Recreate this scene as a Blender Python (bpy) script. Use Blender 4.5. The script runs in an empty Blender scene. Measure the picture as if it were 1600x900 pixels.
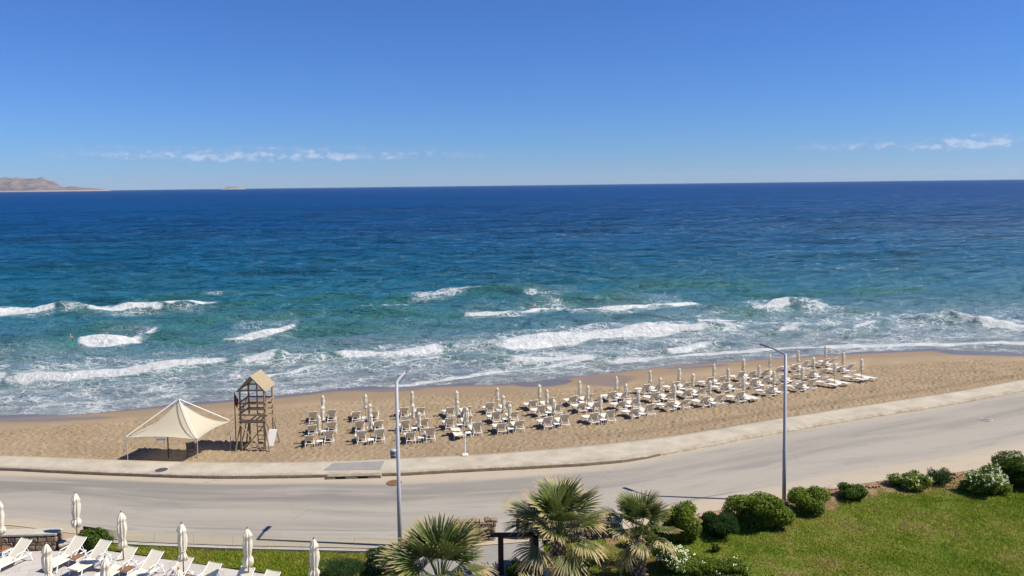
import bpy, bmesh, math, random
import numpy as np
from mathutils import Vector, Matrix

random.seed(7)
RNG = np.random.default_rng(7)
R = math.radians
scene = bpy.context.scene
COL = scene.collection

# ------------------------------------------------------------------ camera
FOC = 1250.0                    # focal length in pixels of the 1600 wide photograph
CAM_H = 17.0                    # balcony height above the road
PPX, PPY = 800.0, 369.0         # optical centre (the photograph is cropped off-centre)
HORIZON = 289.0
PITCH = math.atan((PPY - HORIZON) / FOC)
ROLL = math.atan(19.0 / 1600.0)
FWD = Vector((0, math.cos(PITCH), -math.sin(PITCH)))
R0 = Vector((1, 0, 0)); U0 = Vector((0, math.sin(PITCH), math.cos(PITCH)))
RIGHT = R0 * math.cos(ROLL) - U0 * math.sin(ROLL)
UP = R0 * math.sin(ROLL) + U0 * math.cos(ROLL)
cam_d = bpy.data.cameras.new('camera')
cam = bpy.data.objects.new('camera', cam_d); COL.objects.link(cam)
M = Matrix((RIGHT, UP, -FWD)).transposed().to_4x4()
M.translation = Vector((0, 0, CAM_H))
cam.matrix_world = M
cam_d.sensor_fit = 'HORIZONTAL'; cam_d.sensor_width = 36.0
cam_d.lens = FOC / 1600.0 * 36.0
cam_d.shift_y = -(450.0 - PPY) / 1600.0
cam_d.clip_start = 0.5; cam_d.clip_end = 90000.0
scene.camera = cam

# ------------------------------------------------------------------ sky, sun, exposure
SUN_EL, SUN_AZ = R(48), R(97)            # azimuth clockwise from +Y: the sun stands to the right, a little behind the camera
world = bpy.data.worlds.new('World'); scene.world = world
world.use_nodes = True
wt = world.node_tree; wt.nodes.clear()
def wn(t, **kw):
    n = wt.nodes.new(t)
    for k, v in kw.items(): setattr(n, k, v)
    return n
sky = wn('ShaderNodeTexSky', sky_type='NISHITA', sun_disc=False, sun_elevation=SUN_EL, sun_rotation=SUN_AZ,
         altitude=0.0, air_density=1.0, dust_density=0.0, ozone_density=8.0)
sat = wn('ShaderNodeHueSaturation'); sat.inputs['Saturation'].default_value = 1.0
tint = wn('ShaderNodeMix', data_type='RGBA', blend_type='MULTIPLY')
tint.inputs['Factor'].default_value = 1.0
tint.inputs['B'].default_value = (0.50, 0.77, 1.22, 1)
wt.links.new(sky.outputs['Color'], sat.inputs['Color'])
wt.links.new(sat.outputs['Color'], tint.inputs['A'])
# low bank of small cumulus along the horizon, from direction only
tc = wn('ShaderNodeTexCoord'); sx = wn('ShaderNodeSeparateXYZ')
wt.links.new(tc.outputs['Generated'], sx.inputs[0])
def wm(op, a, b=None, c=None):
    n = wn('ShaderNodeMath', operation=op)
    for i, v in enumerate((a, b, c)):
        if v is None: continue
        if isinstance(v, (int, float)): n.inputs[i].default_value = v
        else: wt.links.new(v, n.inputs[i])
    return n.outputs[0]
az = wm('ARCTAN2', sx.outputs['X'], sx.outputs['Y'])
cx = wn('ShaderNodeCombineXYZ')
wt.links.new(wm('MULTIPLY', az, 44.0), cx.inputs['X'])
wt.links.new(wm('MULTIPLY', sx.outputs['Z'], 84.0), cx.inputs['Y'])
cx.inputs['Z'].default_value = 3.3
cn = wn('ShaderNodeTexNoise'); cn.inputs['Scale'].default_value = 1.55; cn.inputs['Detail'].default_value = 7
cn.inputs['Roughness'].default_value = 0.58
wt.links.new(cx.outputs[0], cn.inputs['Vector'])
def wramp(src, stops, interp='LINEAR'):
    n = wn('ShaderNodeValToRGB'); n.color_ramp.interpolation = interp
    e = n.color_ramp.elements
    while len(e) > 1: e.remove(e[-1])
    for i, (p, v) in enumerate(stops):
        el = e[0] if i == 0 else e.new(p)
        el.position = p; el.color = (v, v, v, 1)
    wt.links.new(src, n.inputs[0]); return n.outputs[0]
azn = wm('MULTIPLY_ADD', az, 1 / math.pi / 2, 0.5)
def ap(u): return 0.5 + math.atan((u - 800) / FOC) / math.pi / 2
azm = wramp(azn, [(0.0, .6), (ap(-600), .6), (ap(30), .62), (ap(130), .86), (ap(330), 1), (ap(520), .98), (ap(680), .8), (ap(900), .62),
                  (ap(1180), .55), (ap(1290), .84), (ap(1420), .84), (ap(1500), 1.04), (ap(1590), .95), (ap(2100), .62), (1.0, .6)])
elm = wramp(wm('MULTIPLY', sx.outputs['Z'], 10.0), [(0.0, .0), (0.20, .0), (0.30, .72), (0.38, 1), (0.46, .8), (0.58, .0), (1.0, 0.0)], 'EASE')
cd = wm('MULTIPLY', wm('MULTIPLY', azm, elm), cn.outputs['Fac'])
cmask = wramp(cd, [(0.0, 0), (0.31, 0), (0.42, .22), (0.54, 0.5), (1.0, .7)], 'EASE')
# tops catch the sun, bases are bluish grey: by cloud thickness
ccol = wn('ShaderNodeValToRGB'); e = ccol.color_ramp.elements
e[0].position = 0.38; e[0].color = (3.5, 4.6, 7.4, 1)
e[1].position = 0.56; e[1].color = (7.4, 8.1, 9.8, 1)
wt.links.new(cd, ccol.inputs[0])
cmix = wn('ShaderNodeMix', data_type='RGBA')
wt.links.new(cmask, cmix.inputs['Factor']); wt.links.new(tint.outputs['Result'], cmix.inputs['A']); wt.links.new(ccol.outputs['Color'], cmix.inputs['B'])
bg = wn('ShaderNodeBackground'); bg.inputs['Strength'].default_value = 0.06
wo = wn('ShaderNodeOutputWorld')
wt.links.new(cmix.outputs['Result'], bg.inputs['Color']); wt.links.new(bg.outputs[0], wo.inputs[0])

sun_d = bpy.data.lights.new('sun', 'SUN'); sun_d.energy = 4.6; sun_d.angle = R(0.5); sun_d.color = (1.0, 0.94, 0.83)
sun = bpy.data.objects.new('sun', sun_d); COL.objects.link(sun)
SUN_DIR = Vector((math.sin(SUN_AZ) * math.cos(SUN_EL), math.cos(SUN_AZ) * math.cos(SUN_EL), math.sin(SUN_EL)))
sun.rotation_euler = SUN_DIR.to_track_quat('Z', 'Y').to_euler(); sun.location = (40, 20, 60)
vs = scene.view_settings
vs.view_transform = 'Standard'; vs.look = 'None'; vs.exposure = 0.65; vs.gamma = 1.0; vs.use_curve_mapping = False
scene.display_settings.display_device = 'sRGB'
scene.cycles.use_denoising = True
scene.cycles.max_bounces = 6; scene.cycles.diffuse_bounces = 2; scene.cycles.transparent_max_bounces = 12
scene.cycles.volume_bounces = 0

# ------------------------------------------------------------------ helpers
def at(u, v, z):
    """point of the photograph met with the level plane at height z"""
    d = FWD + RIGHT * ((u - PPX) / FOC) + UP * (-(v - PPY) / FOC)
    t = (z - CAM_H) / d.z
    return Vector((d.x * t, d.y * t, z))
def pts(poly, z): return np.array([at(u, v, z)[:2] for u, v in poly])
def hsh(ix, iy, seed):
    n = (ix.astype(np.int64) * 374761393 + iy.astype(np.int64) * 668265263 + seed * 982451653) & 0xffffffff
    n = ((n ^ (n >> 13)) * 1274126177) & 0xffffffff
    return ((n ^ (n >> 16)) & 0xffff) / 65535.0
def vnoise(x, y, seed=0):
    ix = np.floor(x); iy = np.floor(y); fx = x - ix; fy = y - iy
    fx = fx * fx * (3 - 2 * fx); fy = fy * fy * (3 - 2 * fy)
    a = hsh(ix, iy, seed); b = hsh(ix + 1, iy, seed); c = hsh(ix, iy + 1, seed); d = hsh(ix + 1, iy + 1, seed)
    return (a * (1 - fx) + b * fx) * (1 - fy) + (c * (1 - fx) + d * fx) * fy
def fbm(x, y, seed=0, oct=4):
    s = 0; a = .5
    for i in range(oct):
        c_, s_ = math.cos(.55 + 1.1 * i), math.sin(.55 + 1.1 * i)
        s = s + a * vnoise((x * c_ - y * s_) * 2 ** i, (x * s_ + y * c_) * 2 ** i, seed + i * 17); a *= .5
    return s / (1 - .5 ** oct)
def sstep(a, b, x):
    t = np.clip((x - a) / (b - a), 0, 1); return t * t * (3 - 2 * t)

def mesh_from(name, V, F, smooth=False):
    m = bpy.data.meshes.new(name); m.from_pydata([tuple(v) for v in V], [], F); m.update()
    if smooth: m.polygons.foreach_set('use_smooth', [True] * len(m.polygons))
    return m
def grid_mesh(name, X, Y, Z, smooth=True):
    """X, Y, Z arrays (rows, cols) -> quad grid, fast"""
    r, c = X.shape
    co = np.stack([X, Y, Z], -1).reshape(-1, 3).astype(np.float32)
    i = np.arange(r * c).reshape(r, c)
    q = np.stack([i[:-1, :-1], i[:-1, 1:], i[1:, 1:], i[1:, :-1]], -1).reshape(-1, 4)
    return quads_mesh(name, co, q, smooth)
def quads_mesh(name, co, q, smooth=False, k=4):
    m = bpy.data.meshes.new(name); n = len(q)
    m.vertices.add(len(co)); m.vertices.foreach_set('co', np.asarray(co, np.float32).ravel())
    m.loops.add(n * k); m.loops.foreach_set('vertex_index', np.asarray(q, np.int32).ravel())
    m.polygons.add(n); m.polygons.foreach_set('loop_start', np.arange(0, n * k, k, dtype=np.int32))
    m.update(calc_edges=True)
    if smooth: m.polygons.foreach_set('use_smooth', np.ones(n, bool))
    return m
def fattr(m, name, arr, dom='POINT'):
    a = m.attributes.new(name, 'FLOAT', dom); a.data.foreach_set('value', np.asarray(arr, np.float32).ravel())
def link(name, mesh, mat=None, parent=None, label=None, cat=None, group=None, kind=None):
    o = bpy.data.objects.new(name, mesh); COL.objects.link(o)
    if mat is not None and mesh is not None and len(mesh.materials) == 0: mesh.materials.append(mat)
    if parent is not None: o.parent = parent
    if label: o['label'] = label
    if cat: o['category'] = cat
    if group: o['group'] = group
    if kind: o['kind'] = kind
    return o
def thing(name, label, cat, loc=(0, 0, 0), rz=0, group=None):
    o = link(name, None, label=label, cat=cat, group=group)
    o.empty_display_size = .2; o.location = loc; o.rotation_euler = (0, 0, rz); return o
def copy_tree(o, parent=None):
    c = o.copy(); COL.objects.link(c); c.parent = parent
    for ch in list(o.children): copy_tree(ch, c)
    return c

class MB:
    """collects boxes, tubes, lathes; build() links them as one mesh object"""
    def __init__(s): s.v = []; s.f = []
    def add(s, V, F):
        b = len(s.v); s.v += [tuple(v) for v in V]; s.f += [tuple(i + b for i in f) for f in F]; return s
    def box(s, c, d, rot=None, bev=0.0):
        hx, hy, hz = d[0] / 2, d[1] / 2, d[2] / 2; c = Vector(c)
        if bev <= 0:
            V = [Vector((x, y, z)) for x in (-hx, hx) for y in (-hy, hy) for z in (-hz, hz)]
            F = [(0, 1, 3, 2), (4, 6, 7, 5), (0, 4, 5, 1), (2, 3, 7, 6), (0, 2, 6, 4), (1, 5, 7, 3)]
        else:
            bm = bmesh.new(); bmesh.ops.create_cube(bm, size=1, matrix=Matrix.Diagonal((d[0], d[1], d[2], 1)))
            bmesh.ops.bevel(bm, geom=bm.edges[:], offset=min(bev, min(d) * .45), segments=1, affect='EDGES', profile=.5)
            bm.verts.index_update(); V = [v.co.copy() for v in bm.verts]; F = [[v.index for v in f.verts] for f in bm.faces]; bm.free()
        if rot is not None: V = [rot @ v for v in V]
        return s.add([v + c for v in V], F)
    def tube(s, path, rad, n=8, cap=True, flat=None):
        path = [Vector(p) for p in path]
        if not hasattr(rad, '__len__'): rad = [rad] * len(path)
        V = []; F = []; up = Vector((0, 0, 1)); prev = None
        for i, p in enumerate(path):
            t = (path[min(i + 1, len(path) - 1)] - path[max(i - 1, 0)]).normalized()
            if prev is None: a = t.cross(up if abs(t.z) < .9 else Vector((1, 0, 0))).normalized()
            else: a = (prev - t * prev.dot(t)).normalized()
            prev = a; b = t.cross(a)
            for k in range(n):
                w = 2 * math.pi * k / n
                V.append(p + (a * math.cos(w) + b * math.sin(w) * (flat or 1)) * rad[i])
        for i in range(len(path) - 1):
            for k in range(n):
                F.append((i * n + k, i * n + (k + 1) % n, (i + 1) * n + (k + 1) % n, (i + 1) * n + k))
        if cap:
            F.append(tuple(range(n))[::-1]); F.append(tuple(range((len(path) - 1) * n, len(path) * n)))
        return s.add(V, F)
    def lathe(s, prof, n=12, c=(0, 0, 0), flute=0.0, nf=8, twist=0.0):
        c = Vector(c); V = []; F = []
        for i, (r, z) in enumerate(prof):
            for k in range(n):
                w = 2 * math.pi * k / n
                rr = r * (1 + flute * math.cos(nf * w + twist * z))
                V.append(c + Vector((rr * math.cos(w), rr * math.sin(w), z)))
        for i in range(len(prof) - 1):
            for k in range(n): F.append((i * n + k, i * n + (k + 1) % n, (i + 1) * n + (k + 1) % n, (i + 1) * n + k))
        F.append(tuple(range(n))[::-1]); F.append(tuple(range((len(prof) - 1) * n, len(prof) * n)))
        return s.add(V, F)
    def mesh(s, name, smooth=False): return mesh_from(name, s.v, s.f, smooth)
    def build(s, name, mat, parent=None, smooth=False, **kw): return link(name, s.mesh(name, smooth), mat, parent, **kw)

# ------------------------------------------------------------------ materials
class NT:
    def __init__(s, name):
        s.m = bpy.data.materials.new(name); s.m.use_nodes = True; s.t = s.m.node_tree; s.t.nodes.clear()
        s.out = s.n('ShaderNodeOutputMaterial')
    def n(s, typ, _in=None, **kw):
        n = s.t.nodes.new(typ)
        for k, v in kw.items(): setattr(n, k, v)
        for k, v in (_in or {}).items(): s.set(n, k, v)
        return n
    def set(s, n, k, v):
        i = n.inputs[k]
        if hasattr(v, 'is_output'): s.t.links.new(v, i)
        elif isinstance(v, (tuple, list)) and i.type == 'RGBA' and len(v) == 3: i.default_value = (*v, 1)
        else: i.default_value = v
    def math(s, op, a, b=None, c=None, clamp=False):
        n = s.n('ShaderNodeMath', operation=op, use_clamp=clamp)
        for i, v in enumerate((a, b, c)):
            if v is not None: s.set(n, i, v)
        return n.outputs[0]
    def pos(s): return s.n('ShaderNodeNewGeometry').outputs['Position']
    def obj(s): return s.n('ShaderNodeTexCoord').outputs['Object']
    def mapping(s, v, scale=(1, 1, 1), rot=(0, 0, 0), loc=(0, 0, 0)):
        return s.n('ShaderNodeMapping', {'Vector': v, 'Scale': scale, 'Rotation': rot, 'Location': loc}).outputs[0]
    def noise(s, v, scale, detail=4, rough=.55, dist=0.0):
        return s.n('ShaderNodeTexNoise', {'Vector': v, 'Scale': scale, 'Detail': detail, 'Roughness': rough, 'Distortion': dist}).outputs['Fac']
    def vor(s, v, scale, feature='F1', out='Distance', rand=1.0):
        return s.n('ShaderNodeTexVoronoi', {'Vector': v, 'Scale': scale, 'Randomness': rand}, feature=feature).outputs[out]
    def ramp(s, f, stops, interp='LINEAR'):
        n = s.n('ShaderNodeValToRGB', {'Fac': f}); n.color_ramp.interpolation = interp; e = n.color_ramp.elements
        while len(e) > 1: e.remove(e[-1])
        for i, (p, c) in enumerate(stops):
            el = e[0] if i == 0 else e.new(p)
            el.position = p; el.color = (c, c, c, 1) if isinstance(c, (int, float)) else (*c, 1)
        return n.outputs['Color']
    def mix(s, f, a, b, blend='MIX'):
        return s.n('ShaderNodeMix', {'Factor': f, 'A': a, 'B': b}, data_type='RGBA', blend_type=blend).outputs['Result'] if False else s._mix(f, a, b, blend)
    def _mix(s, f, a, b, blend):
        n = s.t.nodes.new('ShaderNodeMix'); n.data_type = 'RGBA'; n.blend_type = blend
        s.set(n, 0, f); s.set(n, 6, a); s.set(n, 7, b); return n.outputs[2]
    def attr(s, name): return s.n('ShaderNodeAttribute', attribute_name=name).outputs['Fac']
    def bump(s, h, dist=.02, strength=1.0, normal=None):
        d = {'Height': h, 'Distance': dist, 'Strength': strength}
        if normal is not None: d['Normal'] = normal
        return s.n('ShaderNodeBump', d).outputs[0]
    def bsdf(s, color, rough=.8, normal=None, spec=.3, metal=0.0, **kw):
        d = {'Base Color': color, 'Roughness': rough, 'Specular IOR Level': spec, 'Metallic': metal}
        if normal is not None: d['Normal'] = normal
        d.update(kw)
        return s.n('ShaderNodeBsdfPrincipled', d).outputs[0]
    def done(s, sh): s.t.links.new(sh, s.out.inputs['Surface']); return s.m

def simple(name, col, rough=.7, spec=.3, metal=0.0, var=.12, scale=6.0, bump=0.0, bscale=40.0):
    t = NT(name); o = t.obj()
    n = t.noise(o, scale, 4)
    c = t.mix(n, tuple(x * (1 - var) for x in col), tuple(min(1, x * (1 + var)) for x in col))
    nm = t.bump(t.noise(o, bscale, 3), bump) if bump else None
    return t.done(t.bsdf(c, rough, nm, spec, metal))

MAT = {}
MAT['white_metal'] = simple('white_metal', (.78, .77, .74), .4, .4, var=.06)
MAT['white_plastic'] = simple('white_plastic', (.80, .79, .76), .45, .4, var=.05)
MAT['lamp_metal'] = simple('lamp_metal', (.34, .345, .36), .5, .4, .0, .05)
MAT['lamp_head'] = simple('lamp_head', (.12, .13, .15), .5, .4)
MAT['tan_wood'] = simple('tan_wood', (.27, .195, .125), .8, .2, var=.25, scale=9, bump=.01)
MAT['brown_wood'] = simple('brown_wood', (.20, .105, .055), .6, .3, var=.3, scale=9)
MAT['dark_wood'] = simple('dark_wood', (.05, .036, .028), .8, .2, var=.3, scale=9, bump=.01)
MAT['roof_board'] = simple('roof_board', (.32, .25, .165), .8, .2, var=.18, scale=4, bump=.01)
MAT['concrete'] = simple('concrete', (.42, .385, .32), .9, .2, var=.22, scale=2.2, bump=.02, bscale=14)
MAT['dirty_concrete'] = simple('dirty_concrete', (.27, .22, .16), .95, .1, var=.4, scale=3, bump=.03, bscale=12)
MAT['render_white'] = simple('render_white', (.72, .69, .62), .9, .2, var=.1, scale=2, bump=.01)
MAT['rust'] = simple('rust', (.20, .105, .05), .8, .2, var=.4, scale=6)
MAT['dark_iron'] = simple('dark_iron', (.07, .066, .06), .7, .3, var=.3, scale=8)
MAT['bin_grey'] = simple('bin_grey', (.13, .15, .18), .5, .4)
MAT['red_flag'] = simple('red_flag', (.22, .03, .035), .8, .1)
MAT['skin'] = simple('skin', (.42, .20, .13), .5, .3)
MAT['mortar'] = simple('mortar', (.13, .105, .08), .95, .1, var=.3)

def cloth(name, col, trans=.35, weave=0.0):
    t = NT(name); o = t.obj()
    n = t.noise(o, 5.0, 4)
    c = t.mix(n, tuple(x * .9 for x in col), col)
    nm = t.bump(t.noise(o, 18, 3), .012)
    d = t.n('ShaderNodeBsdfDiffuse', {'Color': c, 'Normal': nm}).outputs[0]
    tr = t.n('ShaderNodeBsdfTranslucent', {'Color': c, 'Normal': nm}).outputs[0]
    return t.done(t.n('ShaderNodeMixShader', {0: trans, 1: d, 2: tr}).outputs[0])
MAT['parasol'] = cloth('parasol', (.93, .87, .73), .5)
MAT['parasol_white'] = cloth('parasol_white', (.90, .84, .70), .34)
MAT['sling'] = cloth('sling', (.80, .73, .58), .20)
MAT['sling_white'] = cloth('sling_white', (.90, .83, .66), .25)
MAT['tent'] = cloth('tent', (.88, .82, .64), .58)

def mat_stone():
    t = NT('stone'); oi = t.n('ShaderNodeObjectInfo').outputs['Random']
    c = t.ramp(oi, [(0, (.22, .17, .12)), (.35, (.38, .31, .23)), (.6, (.30, .27, .23)), (.8, (.42, .32, .23)), (1, (.18, .15, .125))])
    n = t.noise(t.obj(), 9, 5)
    c = t.mix(.45, c, t.mix(n, (.08, .065, .05), (.5, .42, .32)), 'OVERLAY')
    return t.done(t.bsdf(c, .95, t.bump(t.noise(t.obj(), 14, 5), .03), .1))
MAT['stone'] = mat_stone()
def mat_terracotta_stone():
    t = NT('terracotta_stone'); oi = t.n('ShaderNodeObjectInfo').outputs['Random']
    c = t.ramp(oi, [(0, (.34, .20, .11)), (.4, (.42, .29, .18)), (.7, (.30, .17, .10)), (1, (.46, .36, .26))])
    return t.done(t.bsdf(c, .95, t.bump(t.noise(t.obj(), 14, 5), .03), .1))
MAT['terracotta_stone'] = mat_terracotta_stone()

def mat_leaf(name, dark, mid, light, trans=.34, gloss=.15):
    t = NT(name); a = t.attr('tone')
    c = t.ramp(a, [(0, dark), (.5, mid), (1, light)])
    p = t.bsdf(c, .5, None, gloss)
    tr = t.n('ShaderNodeBsdfTranslucent', {'Color': t.mix(.5, c, (light[0] * 1.3, light[1] * 1.4, light[2] * .7))}).outputs[0]
    return t.done(t.n('ShaderNodeMixShader', {0: trans, 1: p, 2: tr}).outputs[0])
MAT['leaf_bright'] = mat_leaf('leaf_bright', (.050, .078, .011), (.120, .170, .018), (.22, .28, .036))
MAT['leaf_dark'] = mat_leaf('leaf_dark', (.026, .046, .008), (.064, .104, .013), (.12, .175, .024))
MAT['leaf_grey'] = mat_leaf('leaf_grey', (.035, .055, .022), (.06, .095, .04), (.10, .145, .062))
MAT['leaf_herb'] = mat_leaf('leaf_herb', (.025, .05, .018), (.045, .09, .03), (.075, .13, .05))
MAT['blossom'] = simple('blossom', (.66, .68, .44), .8, .1, var=.1)
MAT['twig'] = simple('twig', (.10, .07, .045), .9, .1, var=.3)
def mat_frond(name, base, mid, tip, tpos=.72):
    t = NT(name); a = t.attr('tone'); oi = t.n('ShaderNodeObjectInfo').outputs['Random']
    a2 = t.math('ADD', a, t.math('MULTIPLY_ADD', oi, .30, -.15))
    c = t.ramp(a2, [(0, base), (tpos - .25, mid), (tpos, mid), (min(.98, tpos + .16), tip), (1, tip)])
    c = t.mix(t.math('MULTIPLY', t.noise(t.obj(), 5, 3), .6), c, t.mix(.5, c, (.16, .15, .05)))
    p = t.bsdf(c, .5, None, .3)
    tr = t.n('ShaderNodeBsdfTranslucent', {'Color': c}).outputs[0]
    return t.done(t.n('ShaderNodeMixShader', {0: .28, 1: p, 2: tr}).outputs[0])
MAT['frond_green'] = mat_frond('frond_green', (.085, .115, .032), (.095, .135, .026), (.46, .36, .16), .77)
MAT['frond_old'] = mat_frond('frond_old', (.12, .14, .04), (.135, .155, .045), (.46, .36, .18), .54)
MAT['frond_dead'] = mat_frond('frond_dead', (.24, .165, .085), (.36, .26, .14), (.42, .32, .18), .5)
MAT['petiole'] = simple('petiole', (.17, .19, .07), .6, .3)
MAT['palm_bark'] = simple('palm_bark', (.15, .10, .065), .95, .1, var=.4, scale=8, bump=.03)
MAT['palm_boot'] = simple('palm_boot', (.46, .36, .25), .9, .1, var=.3)

def mat_lawn():
    t = NT('lawn'); p = t.pos()
    big = t.noise(p, .16, 5, .6); mid = t.noise(p, .9, 5, .65); fine = t.noise(p, 7, 4, .7)
    f = t.math('ADD', t.math('MULTIPLY', big, .55), t.math('MULTIPLY', mid, .45))
    c = t.ramp(f, [(.36, (.08, .125, .014)), (.46, (.135, .172, .024)), (.54, (.18, .19, .040)), (.62, (.25, .18, .085))])
    c = t.mix(t.math('MULTIPLY', fine, .5), c, t.mix(.5, c, (.02, .04, .006)), 'MIX')
    return t.done(t.bsdf(c, .95, t.bump(t.math('ADD', fine, t.math('MULTIPLY', mid, 2.0)), .09, 1.0), .1))
MAT['lawn'] = mat_lawn()
def mat_grass():
    t = NT('grass_blade'); p = t.pos()
    big = t.noise(p, .16, 5, .6); mid = t.noise(p, .9, 5, .65)
    f = t.math('ADD', t.math('ADD', t.math('MULTIPLY', big, .5), t.math('MULTIPLY', mid, .42)), t.math('MULTIPLY_ADD', t.attr('tone'), .16, -.05))
    c = t.ramp(f, [(.36, (.125, .205, .012)), (.46, (.22, .285, .020)), (.54, (.29, .30, .038)), (.62, (.38, .28, .11))])
    d = t.bsdf(c, .6, None, .2)
    tr = t.n('ShaderNodeBsdfTranslucent', {'Color': c}).outputs[0]
    return t.done(t.n('ShaderNodeMixShader', {0: .35, 1: d, 2: tr}).outputs[0])
MAT['grass_blade'] = mat_grass()
def mat_soil():
    t = NT('soil'); p = t.pos()
    c = t.ramp(t.noise(p, 1.6, 6, .65), [(.3, (.14, .085, .05)), (.5, (.27, .17, .10)), (.7, (.36, .25, .16))])
    return t.done(t.bsdf(c, .95, t.bump(t.noise(p, 6, 6, .7), .08), .1))
MAT['soil'] = mat_soil()
def mat_deck():
    t = NT('deck_stone'); p = t.mapping(t.pos(), rot=(0, 0, R(-22)))
    br = t.n('ShaderNodeTexBrick', {'Vector': p, 'Scale': 1.0, 'Mortar Size': .008, 'Brick Width': .9, 'Row Height': .6,
             'Color1': (.50, .46, .42, 1), 'Color2': (.43, .40, .37, 1), 'Mortar': (.27, .25, .23, 1)})
    c = t.mix(t.noise(t.pos(), 2.5, 5), br.outputs['Color'], t.mix(.5, br.outputs['Color'], (.33, .30, .28)))
    return t.done(t.bsdf(c, .8, t.bump(br.outputs['Fac'], -.004), .2))
MAT['deck'] = mat_deck()

def mat_road():
    t = NT('road'); p = t.pos(); along = t.attr('along'); v = t.attr('across')
    uv = t.n('ShaderNodeCombineXYZ', {'X': t.math('MULTIPLY', along, .09), 'Y': t.math('MULTIPLY', v, 7.0)}).outputs[0]
    n1 = t.noise(uv, 1.0, 6, .6, .6)
    uv2 = t.n('ShaderNodeCombineXYZ', {'X': t.math('MULTIPLY', along, .03), 'Y': t.math('MULTIPLY', v, 2.2)}).outputs[0]
    n2 = t.noise(uv2, 1.3, 4, .5)
    fine = t.noise(p, 9, 5, .7); big = t.noise(p, .25, 4)
    base = t.mix(fine, (.285, .260, .215), (.35, .32, .27))
    base = t.mix(t.math('MULTIPLY', big, .5), base, (.32, .285, .23))
    # bare asphalt shows in a wandering strip, dust covers the rest
    vv = t.math('ADD', v, t.math('MULTIPLY_ADD', n2, .22, -.11))
    strip = t.ramp(vv, [(0.06, 0), (.17, .9), (.36, 1), (.45, .35), (.56, .1), (.72, .35), (.85, .0)], 'EASE')
    grey = t.math('MULTIPLY', t.math('MULTIPLY', strip, t.ramp(n1, [(.36, .25), (.52, 1)])), t.ramp(t.math('MULTIPLY_ADD', along, .01, .5), [(.40, 1), (.66, .42)]))
    c = t.mix(t.math('MULTIPLY', grey, .9), base, (.178, .164, .144))
    c = t.mix(t.ramp(n1, [(.53, 0), (.66, .7)]), c, (.20, .185, .165))
    # wind blown sand at both edges
    sandm = t.math('MULTIPLY', t.ramp(t.math('ADD', vv, t.math('MULTIPLY', t.ramp(t.math('MULTIPLY_ADD', along, .01, .5), [(.5, 0), (.6, 1)]), .10)), [(.0, 1), (.07, .9), (.16, .0), (.86, 0), (.95, .8), (1, 1)], 'EASE'), t.ramp(n1, [(.3, .5), (.6, 1)]))
    c = t.mix(sandm, c, (.40, .33, .24))
    seam = t.math('MULTIPLY', t.ramp(t.math('ADD', v, t.math('MULTIPLY_ADD', n2, .03, -.015)), [(.790, 0), (.796, 1), (.802, 1), (.808, 0)]), t.math('MULTIPLY', t.ramp(n1, [(.42, .0), (.58, .8)]), t.ramp(t.math('MULTIPLY_ADD', along, .01, .5), [(.62, 1), (.68, .15)])))
    c = t.mix(seam, c, (.16, .15, .14))
    spots = t.ramp(t.noise(t.mapping(p, (.8, 1.6, 1)), .9, 5, .7), [(.58, 0), (.70, .55)])
    c = t.mix(spots, c, (.22, .20, .18))
    crk = t.ramp(t.vor(t.mapping(p, (.10, .55, 1), (0, 0, R(12))), 1.0, 'DISTANCE_TO_EDGE'), [(0, 1), (.008, 0)])
    c = t.mix(t.math('MULTIPLY', crk, t.math('MULTIPLY', n1, .5)), c, (.18, .165, .15))
    return t.done(t.bsdf(c, .9, t.bump(fine, .006), .2))
MAT['road'] = mat_road()
def mat_prom():
    t = NT('promenade'); p = t.pos()
    n = t.noise(p, .7, 6, .65); f = t.noise(p, 8, 5, .7); v = t.attr('across')
    c = t.ramp(n, [(.3, (.33, .285, .215)), (.5, (.41, .36, .28)), (.7, (.475, .425, .34))])
    c = t.mix(t.math('MULTIPLY', t.ramp(f, [(.5, 0), (.75, 1)]), .5), c, (.30, .26, .20))
    lip = t.math('MULTIPLY', t.ramp(v, [(0.0, 1), (.10, .6), (.22, 0)]), t.ramp(t.noise(p, 2.2, 5, .7), [(.35, 0), (.62, 1)]))
    c = t.mix(lip, c, (.27, .215, .15))
    sandy = t.math('MULTIPLY', t.ramp(v, [(.74, 0), (1.0, 1)]), t.ramp(t.noise(p, 1.1, 4), [(.4, 0), (.6, .8)]))
    c = t.mix(sandy, c, (.42, .32, .20))
    return t.done(t.bsdf(c, .92, t.bump(t.math('ADD', f, n), .03), .15))
MAT['promenade'] = mat_prom()
MAT['kerb_face'] = simple('kerb_face', (.17, .135, .10), .95, .1, var=.45, scale=1.8, bump=.05, bscale=9)  # stained concrete, with the shade on the kerb front darkened into the colour
MAT['grey_slab'] = simple('grey_slab', (.25, .235, .215), .9, .2, var=.15, scale=1.5, bump=.01)
MAT['ground'] = simple('ground', (.36, .28, .19), .95, .1, var=.3, scale=.4, bump=.02)

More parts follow.
